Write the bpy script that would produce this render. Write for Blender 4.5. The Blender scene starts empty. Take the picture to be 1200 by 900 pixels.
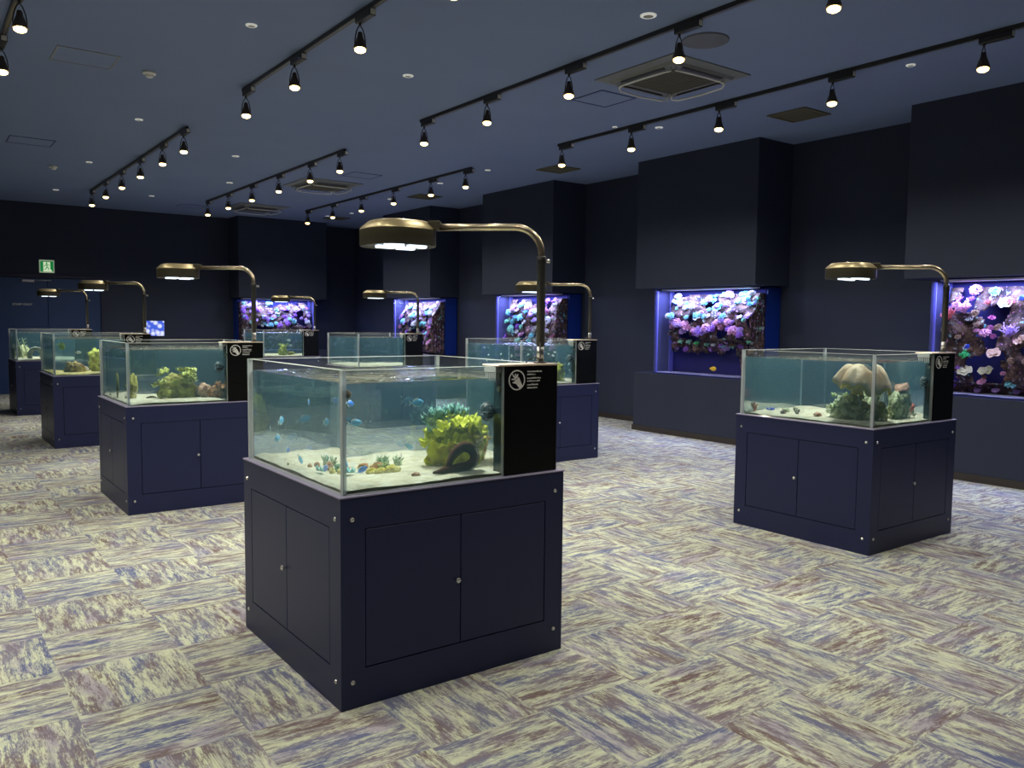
import bpy, bmesh, math, random
from math import sin, cos, pi, radians
from mathutils import Vector, Matrix, noise

scn = bpy.context.scene
COL = scn.collection
RND = random.Random(11)

# ------------------------------------------------------------------ camera
CAMZ = 1.55
yaw, pitch, roll = radians(36.41), radians(4.270), radians(0.592)
fwd = Vector((sin(yaw)*cos(pitch), cos(yaw)*cos(pitch), -sin(pitch)))
rgt = Vector((cos(yaw), -sin(yaw), 0))
upv = rgt.cross(fwd)
r2 = cos(roll)*rgt + sin(roll)*upv
u2 = -sin(roll)*rgt + cos(roll)*upv
cam_data = bpy.data.cameras.new('camera')
cam = bpy.data.objects.new('camera', cam_data)
COL.objects.link(cam)
M = Matrix((r2, u2, -fwd)).transposed().to_4x4()
M.translation = Vector((0, 0, CAMZ))
cam.matrix_world = M
cam_data.sensor_width = 36
cam_data.lens = 969.0/1200*36
cam_data.clip_start = 0.05
scn.camera = cam

# ------------------------------------------------------------------ colour management, world, light levels
scn.view_settings.view_transform = 'Standard'
scn.view_settings.look = 'None'
scn.view_settings.exposure = 0.0
scn.view_settings.gamma = 1
scn.view_settings.use_curve_mapping = False
SPOT_W = 62.0          # each ceiling track spot
TANK_W = 108.0          # LED head above each small tank
REEF_W = 50.0          # light bar inside each wall aquarium
scn.cycles.max_bounces = 14
scn.cycles.diffuse_bounces = 4
scn.cycles.glossy_bounces = 5
scn.cycles.transmission_bounces = 12
scn.cycles.transparent_max_bounces = 16
scn.cycles.caustics_reflective = False
scn.cycles.caustics_refractive = False
scn.cycles.sample_clamp_indirect = 4.0
scn.cycles.use_denoising = True
w = bpy.data.worlds.new('world'); scn.world = w; w.use_nodes = True
w.node_tree.nodes['Background'].inputs[0].default_value = (0.02, 0.03, 0.06, 1)
w.node_tree.nodes['Background'].inputs[1].default_value = 0.2

# ------------------------------------------------------------------ room numbers
CEIL = 3.86
XW = 9.30       # right wall
YB = 19.35      # back wall
XL, YN = -3.6, -1.6

# ------------------------------------------------------------------ materials
MATS = {}
def nt_new(name):
    m = bpy.data.materials.new(name); m.use_nodes = True
    nt = m.node_tree
    return m, nt, nt.nodes, nt.links, nt.nodes['Principled BSDF']

def mat(name, col, rough=0.6, metal=0.0, spec=0.5, emit=None, es=1.0, coat=0.0, noisy=0.0, nscale=20, bump=0.0, bscale=80, sss=0.0):
    if name in MATS: return MATS[name]
    m, nt, N, L, b = nt_new(name)
    b.inputs['Base Color'].default_value = (*col, 1)
    b.inputs['Roughness'].default_value = rough
    b.inputs['Metallic'].default_value = metal
    b.inputs['Specular IOR Level'].default_value = spec
    b.inputs['Coat Weight'].default_value = coat
    if emit:
        b.inputs['Emission Color'].default_value = (*emit, 1)
        b.inputs['Emission Strength'].default_value = es
    if noisy:
        tc = N.new('ShaderNodeTexCoord'); nz = N.new('ShaderNodeTexNoise')
        nz.inputs['Scale'].default_value = nscale; nz.inputs['Detail'].default_value = 4
        L.new(tc.outputs['Object'], nz.inputs['Vector'])
        mx = N.new('ShaderNodeMix'); mx.data_type = 'RGBA'
        mx.inputs[6].default_value = (*[max(0, c*(1-noisy)) for c in col], 1)
        mx.inputs[7].default_value = (*[min(1, c*(1+noisy)) for c in col], 1)
        L.new(nz.outputs['Fac'], mx.inputs[0]); L.new(mx.outputs[2], b.inputs['Base Color'])
    if bump:
        tc = N.new('ShaderNodeTexCoord'); nz = N.new('ShaderNodeTexNoise')
        nz.inputs['Scale'].default_value = bscale; nz.inputs['Detail'].default_value = 5
        L.new(tc.outputs['Object'], nz.inputs['Vector'])
        bp = N.new('ShaderNodeBump'); bp.inputs['Strength'].default_value = bump; bp.inputs['Distance'].default_value = 0.01
        L.new(nz.outputs['Fac'], bp.inputs['Height']); L.new(bp.outputs[0], b.inputs['Normal'])
    MATS[name] = m
    return m

def mat_carpet():
    m, nt, N, L, b = nt_new('carpet_tiles')
    b.inputs['Roughness'].default_value = 0.95
    b.inputs['Specular IOR Level'].default_value = 0.1
    geo = N.new('ShaderNodeNewGeometry')
    sep = N.new('ShaderNodeSeparateXYZ'); L.new(geo.outputs['Position'], sep.inputs[0])
    T = 0.5
    def mth(op, a, c=None, d=None):
        n = N.new('ShaderNodeMath'); n.operation = op
        for i, v in enumerate((a, c, d)):
            if v is None: continue
            if isinstance(v, (int, float)): n.inputs[i].default_value = v
            else: L.new(v, n.inputs[i])
        return n.outputs[0]
    fx = mth('FLOOR', mth('DIVIDE', sep.outputs[0], T)); fy = mth('FLOOR', mth('DIVIDE', sep.outputs[1], T))
    par = mth('FLOORED_MODULO', mth('ADD', fx, fy), 2.0)
    inv = mth('SUBTRACT', 1.0, par)
    u = mth('ADD', mth('MULTIPLY', sep.outputs[0], par), mth('MULTIPLY', sep.outputs[1], inv))
    v = mth('ADD', mth('MULTIPLY', sep.outputs[1], par), mth('MULTIPLY', sep.outputs[0], inv))
    cmb = N.new('ShaderNodeCombineXYZ'); L.new(fx, cmb.inputs[0]); L.new(fy, cmb.inputs[1])
    wn = N.new('ShaderNodeTexWhiteNoise'); wn.noise_dimensions = '2D'; L.new(cmb.outputs[0], wn.inputs['Vector'])
    offz = mth('MULTIPLY', wn.outputs['Value'], 37.0)
    def nz(su, sv, sc, det, dist=0.0, zo=0.0, rg=0.6):
        c = N.new('ShaderNodeCombineXYZ')
        L.new(mth('MULTIPLY', u, su), c.inputs[0]); L.new(mth('MULTIPLY', v, sv), c.inputs[1]); L.new(mth('ADD', offz, zo), c.inputs[2])
        n = N.new('ShaderNodeTexNoise'); n.inputs['Scale'].default_value = sc; n.inputs['Detail'].default_value = det
        n.inputs['Roughness'].default_value = rg; n.inputs['Distortion'].default_value = dist
        L.new(c.outputs[0], n.inputs['Vector']); return n.outputs['Fac']
    def ramp(fac, stops, interp='LINEAR'):
        r = N.new('ShaderNodeValToRGB'); r.color_ramp.interpolation = interp
        e = r.color_ramp.elements
        while len(e) < len(stops): e.new(0.5)
        for k, (p, c) in enumerate(stops): e[k].position = p; e[k].color = (*c, 1)
        L.new(fac, r.inputs[0]); return r.outputs[0]
    def mix(f, a, c):
        n = N.new('ShaderNodeMix'); n.data_type = 'RGBA'
        L.new(f, n.inputs[0])
        for i, q in ((6, a), (7, c)):
            if isinstance(q, tuple): n.inputs[i].default_value = (*q, 1)
            else: L.new(q, n.inputs[i])
        return n.outputs[2]
    streak = nz(1.9, 10.0, 2.8, 10, 0.15, 0.0, 0.78)
    patch = nz(1.0, 2.6, 2.0, 5, 0.3, 5.0, 0.6)
    fine = nz(5.0, 40.0, 6.0, 4, 0.0, 9.0, 0.7)
    speck = nz(9.0, 14.0, 5.0, 5, 0.0, 21.0, 0.75)
    darkmask = ramp(mth('ADD', streak, mth('ADD', mth('MULTIPLY', mth('SUBTRACT', fine, 0.5), 0.30), mth('MULTIPLY', mth('SUBTRACT', speck, 0.5), 0.20))), [(0.455, (0, 0, 0)), (0.50, (.55,)*3), (0.56, (1, 1, 1))])
    tone = ramp(patch, [(0.36, (0.085, 0.115, 0.28)), (0.46, (0.18, 0.18, 0.27)), (0.55, (0.19, 0.15, 0.19)), (0.64, (0.15, 0.09, 0.09))])
    pale = ramp(nz(2.0, 5.0, 1.5, 4, 0.2, 14.0), [(0.36, (0.45, 0.43, 0.49)), (0.50, (0.72, 0.79, 0.55)), (0.64, (0.54, 0.58, 0.48))])
    c1 = mix(darkmask, pale, tone)
    lines = ramp(nz(2.2, 55.0, 2.0, 3, 0.1, 33.0, 0.6), [(0.50, (0, 0, 0)), (0.60, (1, 1, 1))])
    patch2 = ramp(nz(1.5, 2.5, 2.5, 3, 0.0, 41.0), [(0.42, (0.08,)*3), (0.58, (0.75,)*3)])
    c1 = mix(mth('MULTIPLY', lines, mth('MULTIPLY', patch2, 0.75)), c1, tone)
    # short woven ribs
    wav = N.new('ShaderNodeTexNoise'); wav.inputs['Scale'].default_value = 260; wav.inputs['Detail'].default_value = 2
    L.new(geo.outputs['Position'], wav.inputs['Vector'])
    c2 = mix(mth('MULTIPLY', wav.outputs['Fac'], 0.35), c1, (0.30, 0.30, 0.30))
    L.new(c2, b.inputs['Base Color'])
    bp = N.new('ShaderNodeBump'); bp.inputs['Strength'].default_value = 0.5; bp.inputs['Distance'].default_value = 0.004
    L.new(wav.outputs['Fac'], bp.inputs['Height']); L.new(bp.outputs[0], b.inputs['Normal'])
    return m

def mat_glass(name, col, ior=1.45, rough=0.0, haze=0.0, hazecol=(0.8, 0.9, 0.9), thru=0.0):
    """clear acrylic or water boundary: a glass shader with a little milky scatter"""
    m = bpy.data.materials.new(name); m.use_nodes = True
    nt = m.node_tree; N, L = nt.nodes, nt.links; N.clear()
    out = N.new('ShaderNodeOutputMaterial')
    g = N.new('ShaderNodeBsdfGlass'); g.inputs['Color'].default_value = (*col, 1)
    g.inputs['IOR'].default_value = ior; g.inputs['Roughness'].default_value = rough
    last = g.outputs[0]
    if thru:
        tr = N.new('ShaderNodeBsdfTransparent'); tr.inputs[0].default_value = (*col, 1)
        m0 = N.new('ShaderNodeMixShader'); m0.inputs[0].default_value = thru
        L.new(last, m0.inputs[1]); L.new(tr.outputs[0], m0.inputs[2]); last = m0.outputs[0]
    if haze:
        d = N.new('ShaderNodeBsdfTranslucent'); d.inputs[0].default_value = (*hazecol, 1)
        d2 = N.new('ShaderNodeBsdfDiffuse'); d2.inputs[0].default_value = (*hazecol, 1)
        a = N.new('ShaderNodeMixShader'); a.inputs[0].default_value = 0.5
        L.new(d.outputs[0], a.inputs[1]); L.new(d2.outputs[0], a.inputs[2])
        mx = N.new('ShaderNodeMixShader'); mx.inputs[0].default_value = haze
        L.new(last, mx.inputs[1]); L.new(a.outputs[0], mx.inputs[2]); last = mx.outputs[0]
    L.new(last, out.inputs['Surface'])
    return m

def mat_clear(name, col=(1, 1, 1), gloss=1.0, haze=0.0, hazecol=(0.8, 0.9, 1.0), bump=False, refr=0.0):
    """thin clear pane: straight-through transmission with a Fresnel reflection"""
    m = bpy.data.materials.new(name); m.use_nodes = True
    nt = m.node_tree; N, L = nt.nodes, nt.links; N.clear()
    out = N.new('ShaderNodeOutputMaterial')
    t = N.new('ShaderNodeBsdfTransparent'); t.inputs[0].default_value = (*col, 1)
    gl = N.new('ShaderNodeBsdfGlossy'); gl.inputs['Roughness'].default_value = 0.02
    fr = N.new('ShaderNodeFresnel'); fr.inputs[0].default_value = 1.33
    last = t.outputs[0]
    nrm = None
    if bump:
        tc = N.new('ShaderNodeNewGeometry'); nz = N.new('ShaderNodeTexNoise')
        mp = N.new('ShaderNodeMapping'); mp.inputs['Scale'].default_value = (9, 16, 9)
        L.new(tc.outputs['Position'], mp.inputs[0]); L.new(mp.outputs[0], nz.inputs['Vector'])
        nz.inputs['Scale'].default_value = 1.0; nz.inputs['Detail'].default_value = 3
        bp = N.new('ShaderNodeBump'); bp.inputs['Strength'].default_value = 0.5; bp.inputs['Distance'].default_value = 0.02
        L.new(nz.outputs['Fac'], bp.inputs['Height']); nrm = bp.outputs[0]
        L.new(nrm, gl.inputs['Normal']); L.new(nrm, fr.inputs['Normal'])
    if refr:
        rf = N.new('ShaderNodeBsdfRefraction'); rf.inputs['Color'].default_value = (*col, 1)
        rf.inputs['IOR'].default_value = 1.33; rf.inputs['Roughness'].default_value = 0.0
        if nrm: L.new(nrm, rf.inputs['Normal'])
        mm = N.new('ShaderNodeMixShader'); mm.inputs[0].default_value = refr
        L.new(last, mm.inputs[1]); L.new(rf.outputs[0], mm.inputs[2]); last = mm.outputs[0]
    if haze:
        d = N.new('ShaderNodeBsdfTranslucent'); d.inputs[0].default_value = (*hazecol, 1)
        d2 = N.new('ShaderNodeBsdfDiffuse'); d2.inputs[0].default_value = (*hazecol, 1)
        a = N.new('ShaderNodeMixShader'); a.inputs[0].default_value = 0.5
        L.new(d.outputs[0], a.inputs[1]); L.new(d2.outputs[0], a.inputs[2])
        mm = N.new('ShaderNodeMixShader'); mm.inputs[0].default_value = haze
        L.new(last, mm.inputs[1]); L.new(a.outputs[0], mm.inputs[2]); last = mm.outputs[0]
    mul = N.new('ShaderNodeMath'); mul.operation = 'MULTIPLY'; mul.inputs[1].default_value = gloss
    L.new(fr.outputs[0], mul.inputs[0])
    gb = N.new('ShaderNodeNewGeometry'); fm_ = N.new('ShaderNodeMath'); fm_.operation = 'SUBTRACT'; fm_.inputs[0].default_value = 1.0
    L.new(gb.outputs['Backfacing'], fm_.inputs[1])
    m3 = N.new('ShaderNodeMath'); m3.operation = 'MULTIPLY'; L.new(mul.outputs[0], m3.inputs[0]); L.new(fm_.outputs[0], m3.inputs[1]); mul = m3
    mx = N.new('ShaderNodeMixShader'); L.new(mul.outputs[0], mx.inputs[0])
    L.new(last, mx.inputs[1]); L.new(gl.outputs[0], mx.inputs[2])
    L.new(mx.outputs[0], out.inputs['Surface'])
    return m

def mat_two(name, c1, c2, scale=8, lo=0.42, hi=0.58, rough=0.8, bump=0.6, bscale=30, detail=4):
    if name in MATS: return MATS[name]
    m, nt, N, L, b = nt_new(name)
    b.inputs['Roughness'].default_value = rough
    tc = N.new('ShaderNodeTexCoord'); nz = N.new('ShaderNodeTexNoise')
    nz.inputs['Scale'].default_value = scale; nz.inputs['Detail'].default_value = detail
    L.new(tc.outputs['Object'], nz.inputs['Vector'])
    r = N.new('ShaderNodeValToRGB'); r.color_ramp.elements[0].position = lo; r.color_ramp.elements[1].position = hi
    r.color_ramp.elements[0].color = (*c1, 1); r.color_ramp.elements[1].color = (*c2, 1)
    L.new(nz.outputs['Fac'], r.inputs[0]); L.new(r.outputs[0], b.inputs['Base Color'])
    n2 = N.new('ShaderNodeTexNoise'); n2.inputs['Scale'].default_value = bscale; n2.inputs['Detail'].default_value = 4
    L.new(tc.outputs['Object'], n2.inputs['Vector'])
    bp = N.new('ShaderNodeBump'); bp.inputs['Strength'].default_value = bump; bp.inputs['Distance'].default_value = 0.02
    L.new(n2.outputs['Fac'], bp.inputs['Height']); L.new(bp.outputs[0], b.inputs['Normal'])
    MATS[name] = m
    return m

M_CARPET = mat_carpet()
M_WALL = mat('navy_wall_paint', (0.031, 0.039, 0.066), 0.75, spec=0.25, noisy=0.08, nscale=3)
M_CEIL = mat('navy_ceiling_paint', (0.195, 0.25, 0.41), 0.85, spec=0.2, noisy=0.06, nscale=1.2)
M_BASE = mat('baseboard_brown', (0.035, 0.028, 0.025), 0.5)
M_DOOR = mat('blue_door_paint', (0.007, 0.034, 0.125), 0.45)
M_DOORFR = mat('dark_blue_frame', (0.004, 0.006, 0.035), 0.5)
M_CAB = mat('navy_cabinet_laminate', (0.017, 0.023, 0.074), 0.42, spec=0.3, noisy=0.04, nscale=6)
M_GAP = mat('cabinet_gap', (0.003, 0.003, 0.008), 0.8)
M_STEEL = mat('brushed_steel', (0.75, 0.74, 0.70), 0.28, metal=1.0)
M_BLACK = mat('black_acrylic', (0.004, 0.005, 0.005), 0.25, spec=0.25)
M_BLKPL = mat('black_plastic', (0.010, 0.010, 0.011), 0.4)
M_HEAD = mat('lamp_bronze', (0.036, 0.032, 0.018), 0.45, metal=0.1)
M_HEADTOP = mat('lamp_cap_lit', (0.34, 0.29, 0.16), 0.36, metal=0.6)  # warm light on the dark cap is put into this paler colour
M_ARM = mat('lamp_arm_bronze', (0.45, 0.38, 0.28), 0.25, metal=0.9)
M_LED = mat('led_strip', (0.9, 0.95, 1.0), 0.4, emit=(0.75, 0.88, 1.0), es=1.8)
M_TRACK = mat('track_black', (0.020, 0.020, 0.020), 0.4)
M_TRACKW = mat('track_end_cap_pale', (0.55, 0.55, 0.52), 0.5)
M_BULB = mat('spot_bulb', (1, 0.9, 0.7), 0.5, emit=(1.0, 0.70, 0.26), es=9.0)
M_WHITE = mat('white_plastic', (0.75, 0.75, 0.72), 0.5)
M_STICK = mat('sticker_white', (0.62, 0.62, 0.60), 0.6)
M_STICKB = mat('sticker_black', (0.010, 0.010, 0.012), 0.5)
M_ACR = mat_clear('clear_acrylic', (0.975, 0.99, 0.99), gloss=.9, haze=0.012, hazecol=(.8, .9, .92))
M_RIM = mat_glass('polished_acrylic_edge', (0.92, 0.97, 0.95), 1.40, haze=0.62, hazecol=(0.86, 0.92, 0.92))
M_SEAM = mat_clear('acrylic_corner_seam', (.9, .95, .95), gloss=.5, haze=.38, hazecol=(.50, .54, .62))
M_WATER = mat_glass('water_side', (0.87, 0.95, 0.955), 1.33, haze=0.085, hazecol=(0.20, 0.50, 0.64), thru=.14)
M_WTOP = mat_clear('water_surface', (0.95, 0.99, 0.98), bump=True, refr=0.5)
M_SAND = mat_two('coral_sand', (0.62, 0.56, 0.40), (0.85, 0.82, 0.68), 14, 0.3, 0.6, 0.95, 0.5, 60)
M_SANDED = mat_two('packed_sand', (0.34, 0.24, 0.09), (0.72, 0.62, 0.38), 9, 0.35, 0.65, 0.95, 0.3, 60)
M_PANE = mat_clear('reef_front_glass', (0.95, 0.96, 1.0), gloss=0.6)
M_PANES = mat_clear('reef_end_glass', (0.85, 0.88, 1.0), gloss=1.0, haze=0.10, hazecol=(0.45, 0.45, 1.0))  # violet haze colour paints in the gleam of the tank light
M_BLUELIT = mat('blue_lit_panel', (0.004, 0.030, 0.230), 0.45)  # paint carries the blue spill of the tank light on a navy panel
M_REEFBG = mat('reef_blue_backdrop', (0.014, 0.014, 0.13), 0.8, noisy=0.3, nscale=3)
def mat_liverock():
    m, nt, N, L, b = nt_new('live_rock'); b.inputs['Roughness'].default_value = .9
    tc = N.new('ShaderNodeTexCoord')
    def nzz(sc, det, off):
        mp = N.new('ShaderNodeMapping'); mp.inputs['Location'].default_value = (off, off, off); L.new(tc.outputs['Object'], mp.inputs[0])
        n = N.new('ShaderNodeTexNoise'); n.inputs['Scale'].default_value = sc; n.inputs['Detail'].default_value = det
        n.inputs['Roughness'].default_value = .65; L.new(mp.outputs[0], n.inputs['Vector']); return n.outputs['Fac']
    def rmp(f, st):
        r = N.new('ShaderNodeValToRGB'); e = r.color_ramp.elements
        while len(e) < len(st): e.new(.5)
        for k, (p, c) in enumerate(st): e[k].position = p; e[k].color = (*c, 1)
        L.new(f, r.inputs[0]); return r.outputs[0]
    basec = rmp(nzz(9, 6, 0), [(.36, (.016, .010, .018)), (.50, (.075, .042, .040)), (.62, (.17, .11, .075)), (.72, (.22, .10, .16))])
    spotc = rmp(nzz(5, 2, 7), [(.38, (.20, .75, .80)), (.46, (.70, .75, .85)), (.54, (.60, .30, .80)), (.62, (.85, .35, .55))])
    msk = rmp(nzz(24, 6, 3), [(.575, (0, 0, 0)), (.64, (.8, .8, .8))])
    mx = N.new('ShaderNodeMix'); mx.data_type = 'RGBA'; L.new(msk, mx.inputs[0]); L.new(basec, mx.inputs[6]); L.new(spotc, mx.inputs[7])
    L.new(mx.outputs[2], b.inputs['Base Color'])
    bp = N.new('ShaderNodeBump'); bp.inputs['Strength'].default_value = 1; bp.inputs['Distance'].default_value = .02
    L.new(nzz(30, 6, 1), bp.inputs['Height']); L.new(bp.outputs[0], b.inputs['Normal'])
    return m
M_REEFROCK = mat_liverock()

# ------------------------------------------------------------------ mesh helpers
class MB:
    def __init__(s): s.v = []; s.f = []; s.m = []; s.sm = []
    def add(s, vs, fs, mi=0, smooth=False):
        o = len(s.v); s.v += [tuple(x) for x in vs]
        for f in fs: s.f.append(tuple(i+o for i in f)); s.m.append(mi); s.sm.append(smooth)
        return s
    def box(s, x0, x1, y0, y1, z0, z1, mi=0, top=None):
        vs = [(x0,y0,z0),(x1,y0,z0),(x1,y1,z0),(x0,y1,z0),(x0,y0,z1),(x1,y0,z1),(x1,y1,z1),(x0,y1,z1)]
        fs = [(0,3,2,1),(4,5,6,7),(0,1,5,4),(1,2,6,5),(2,3,7,6),(3,0,4,7)]
        for k, f in enumerate(fs):
            s.add(vs, [], mi) if False else None
        o = len(s.v); s.v += vs
        for k, f in enumerate(fs):
            s.f.append(tuple(i+o for i in f)); s.m.append(top if (k == 1 and top is not None) else mi); s.sm.append(False)
        return s
    def bbox(s, x0, x1, y0, y1, z0, z1, b=0.004, mi=0):
        """box with chamfered edges"""
        X, Y, Z = (x0, x1), (y0, y1), (z0, z1)
        bm = bmesh.new()
        bmesh.ops.create_cube(bm, size=1)
        for v in bm.verts:
            v.co = Vector((X[v.co.x > 0], Y[v.co.y > 0], Z[v.co.z > 0]))
        bmesh.ops.bevel(bm, geom=list(bm.edges), offset=b, segments=1, affect='EDGES')
        bm.verts.ensure_lookup_table(); bm.verts.index_update()
        s.add([v.co[:] for v in bm.verts], [[v.index for v in f.verts] for f in bm.faces], mi)
        bm.free(); return s
    def lathe(s, prof, n=24, c=(0, 0, 0), mi=0, smooth=True, sx=1, sy=1, sq=None, axis='z', cap=True):
        """prof: (r, z) list; sq: superellipse exponent"""
        vs = []; fs = []
        for (r, z) in prof:
            for k in range(n):
                a = 2*pi*(k+0.5)/n; ca, sa = cos(a), sin(a)
                if sq:
                    d = (abs(ca)**sq+abs(sa)**sq)**(-1/sq); x, y = r*ca*d, r*sa*d
                else: x, y = r*ca, r*sa
                x *= sx; y *= sy
                if axis == 'z': vs.append((c[0]+x, c[1]+y, c[2]+z))
                elif axis == 'x': vs.append((c[0]+z, c[1]+x, c[2]+y))
                else: vs.append((c[0]+y, c[1]+z, c[2]+x))
        for i in range(len(prof)-1):
            for k in range(n):
                a, b = i*n+k, i*n+(k+1) % n
                fs.append((a, b, b+n, a+n))
        if cap:
            fs.append(tuple(reversed(range(n)))); fs.append(tuple(range((len(prof)-1)*n, len(prof)*n)))
        return s.add(vs, fs, mi, smooth)
    def tube(s, pts, rad, n=10, mi=0, smooth=True):
        pts = [Vector(p) for p in pts]
        rads = rad if isinstance(rad, (list, tuple)) else [rad]*len(pts)
        vs = []; fs = []
        prev = None
        for i, p in enumerate(pts):
            t = (pts[min(i+1, len(pts)-1)] - pts[max(i-1, 0)]).normalized()
            if prev is None:
                a = Vector((0, 0, 1)) if abs(t.z) < 0.9 else Vector((1, 0, 0))
                u = t.cross(a).normalized()
            else:
                u = (prev - t*prev.dot(t)).normalized()
            prev = u; v = t.cross(u)
            for k in range(n):
                an = 2*pi*k/n
                vs.append(p + rads[i]*(cos(an)*u + sin(an)*v))
        for i in range(len(pts)-1):
            for k in range(n):
                a, b = i*n+k, i*n+(k+1) % n
                fs.append((a, b, b+n, a+n))
        fs.append(tuple(reversed(range(n)))); fs.append(tuple(range((len(pts)-1)*n, len(pts)*n)))
        return s.add(vs, fs, mi, smooth)
    def ico(s, c, r, sub=1, mi=0, sc=(1, 1, 1), disp=0.0, fr=4.0, seed=0.0, smooth=True):
        bm = bmesh.new(); bmesh.ops.create_icosphere(bm, subdivisions=sub, radius=1)
        bm.verts.index_update()
        vs = []
        for v in bm.verts:
            d = 1.0
            if disp:
                d += disp*noise.noise(Vector(v.co)*fr+Vector((seed, seed*1.7, -seed)))*1.6
            vs.append((c[0]+v.co.x*r*sc[0]*d, c[1]+v.co.y*r*sc[1]*d, c[2]+v.co.z*r*sc[2]*d))
        s.add(vs, [[v.index for v in f.verts] for f in bm.faces], mi, smooth)
        bm.free(); return s
    def mesh(s, name, mats):
        me = bpy.data.meshes.new(name)
        me.from_pydata(s.v, [], s.f)
        me.polygons.foreach_set('material_index', s.m)
        me.polygons.foreach_set('use_smooth', s.sm)
        for m in mats: me.materials.append(m)
        me.update()
        return me
    def build(s, name, mats, parent=None, loc=None, rotz=0.0):
        if not isinstance(mats, (list, tuple)): mats = [mats]
        o = bpy.data.objects.new(name, s.mesh(name, mats)); COL.objects.link(o)
        if parent: o.parent = parent
        if loc is not None: o.location = loc
        o.rotation_euler = (0, 0, rotz)
        return o

def tag(o, label=None, cat=None, group=None, kind=None):
    if label: o['label'] = label
    if cat: o['category'] = cat
    if group: o['group'] = group
    if kind: o['kind'] = kind
    return o
def thing(name, loc, label, cat, group=None, rotz=0.0):
    o = bpy.data.objects.new(name, None); o.empty_display_size = 0.1
    COL.objects.link(o); o.location = loc; o.rotation_euler = (0, 0, rotz)
    return tag(o, label, cat, group)
def kids(o): return [c for c in bpy.data.objects if c.parent == o]
CH = {}
def index_children():
    CH.clear()
    for c in bpy.data.objects:
        if c.parent: CH.setdefault(c.parent.name, []).append(c)
def dup(o, parent=None):
    c = o.copy(); COL.objects.link(c); c.parent = parent
    for k in CH.get(o.name, []): dup(k, c)
    return c
def setmat(o, m, slot=0):
    o.material_slots[slot].link = 'OBJECT'; o.material_slots[slot].material = m

# ------------------------------------------------------------------ room shell
def struct(mb, name, mats, label=None):
    o = mb.build(name, mats); o['kind'] = 'structure'
    if label: o['label'] = label
    return o
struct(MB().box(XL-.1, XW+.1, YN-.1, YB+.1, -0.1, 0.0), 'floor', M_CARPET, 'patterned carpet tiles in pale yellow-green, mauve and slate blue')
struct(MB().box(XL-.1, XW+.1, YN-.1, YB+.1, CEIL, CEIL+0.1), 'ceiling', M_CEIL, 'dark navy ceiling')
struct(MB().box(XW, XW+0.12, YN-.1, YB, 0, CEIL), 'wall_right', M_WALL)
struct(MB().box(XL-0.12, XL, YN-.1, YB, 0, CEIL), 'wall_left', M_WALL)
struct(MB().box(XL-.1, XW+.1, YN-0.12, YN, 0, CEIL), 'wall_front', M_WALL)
# back wall with the double-door opening x 1.43..3.41, z 0..2.30
DX0, DX1, DZ = 1.44, 3.42, 2.36
mb = MB()
mb.box(XL-.1, DX0, YB, YB+0.12, 0, CEIL).box(DX1, XW+.1, YB, YB+0.12, 0, CEIL).box(DX0, DX1, YB, YB+0.12, DZ, CEIL)
struct(mb, 'wall_back', M_WALL)

# wall-hung boxes and plinths around the five wall aquariums
# (axis, plane of the front face, near end, far end)
XF = 8.60
ALC = [('x', 2.62, 4.66), ('x', 6.57, 8.66), ('x', 10.58, 12.62), ('x', 14.48, 16.50), ('y', 6.12, 8.22)]
YF = 18.65
ZB, ZT = 0.845, 2.05
trim = 0
for ax, a, b_ in ALC:
    trim += 1
    if ax == 'x':
        struct(MB().bbox(XF, XW, a, b_, ZT, CEIL, 0.003), 'trim_%d' % trim, M_WALL, 'navy boxed-out wall section above a wall aquarium')
        trim += 1
        struct(MB().bbox(XF, XW, a, b_, 0, ZB, 0.003), 'trim_%d' % trim, M_WALL, 'navy plinth under a wall aquarium')
        trim += 1
        struct(MB().box(XF-0.012, XF, a-.012, b_+.012, 0, 0.075).box(XF, XW, a-.012, a, 0, 0.075).box(XF, XW, b_, b_+.012, 0, 0.075), 'baseboard_plinth', M_BASE)
    else:
        struct(MB().bbox(a, b_, YF, YB, ZT, CEIL, 0.003), 'trim_%d' % trim, M_WALL, 'navy boxed-out wall section above a wall aquarium')
        trim += 1
        struct(MB().bbox(a, b_, YF, YB, 0, ZB, 0.003), 'trim_%d' % trim, M_WALL, 'navy plinth under a wall aquarium')
        trim += 1
        struct(MB().box(a-.012, b_+.012, YF-0.012, YF, 0, 0.075).box(a-.012, a, YF, YB, 0, 0.075).box(b_, b_+.012, YF, YB, 0, 0.075), 'baseboard_plinth', M_BASE)
mb = MB(); ys = [YN] + [v for (ax, a, b_) in ALC if ax == 'x' for v in (a, b_)] + [YB]
for i in range(0, len(ys), 2): mb.box(XW-0.012, XW, ys[i]+.015, ys[i+1]-.015, 0, 0.075)
struct(mb, 'baseboard_right', M_BASE)
struct(MB().box(XL, DX0-.07, YB-0.012, YB, 0, 0.075).box(DX1+.07, 6.10, YB-0.012, YB, 0, 0.075).box(8.24, XW-.015, YB-0.012, YB, 0, 0.075), 'baseboard_back', M_BASE)

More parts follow.
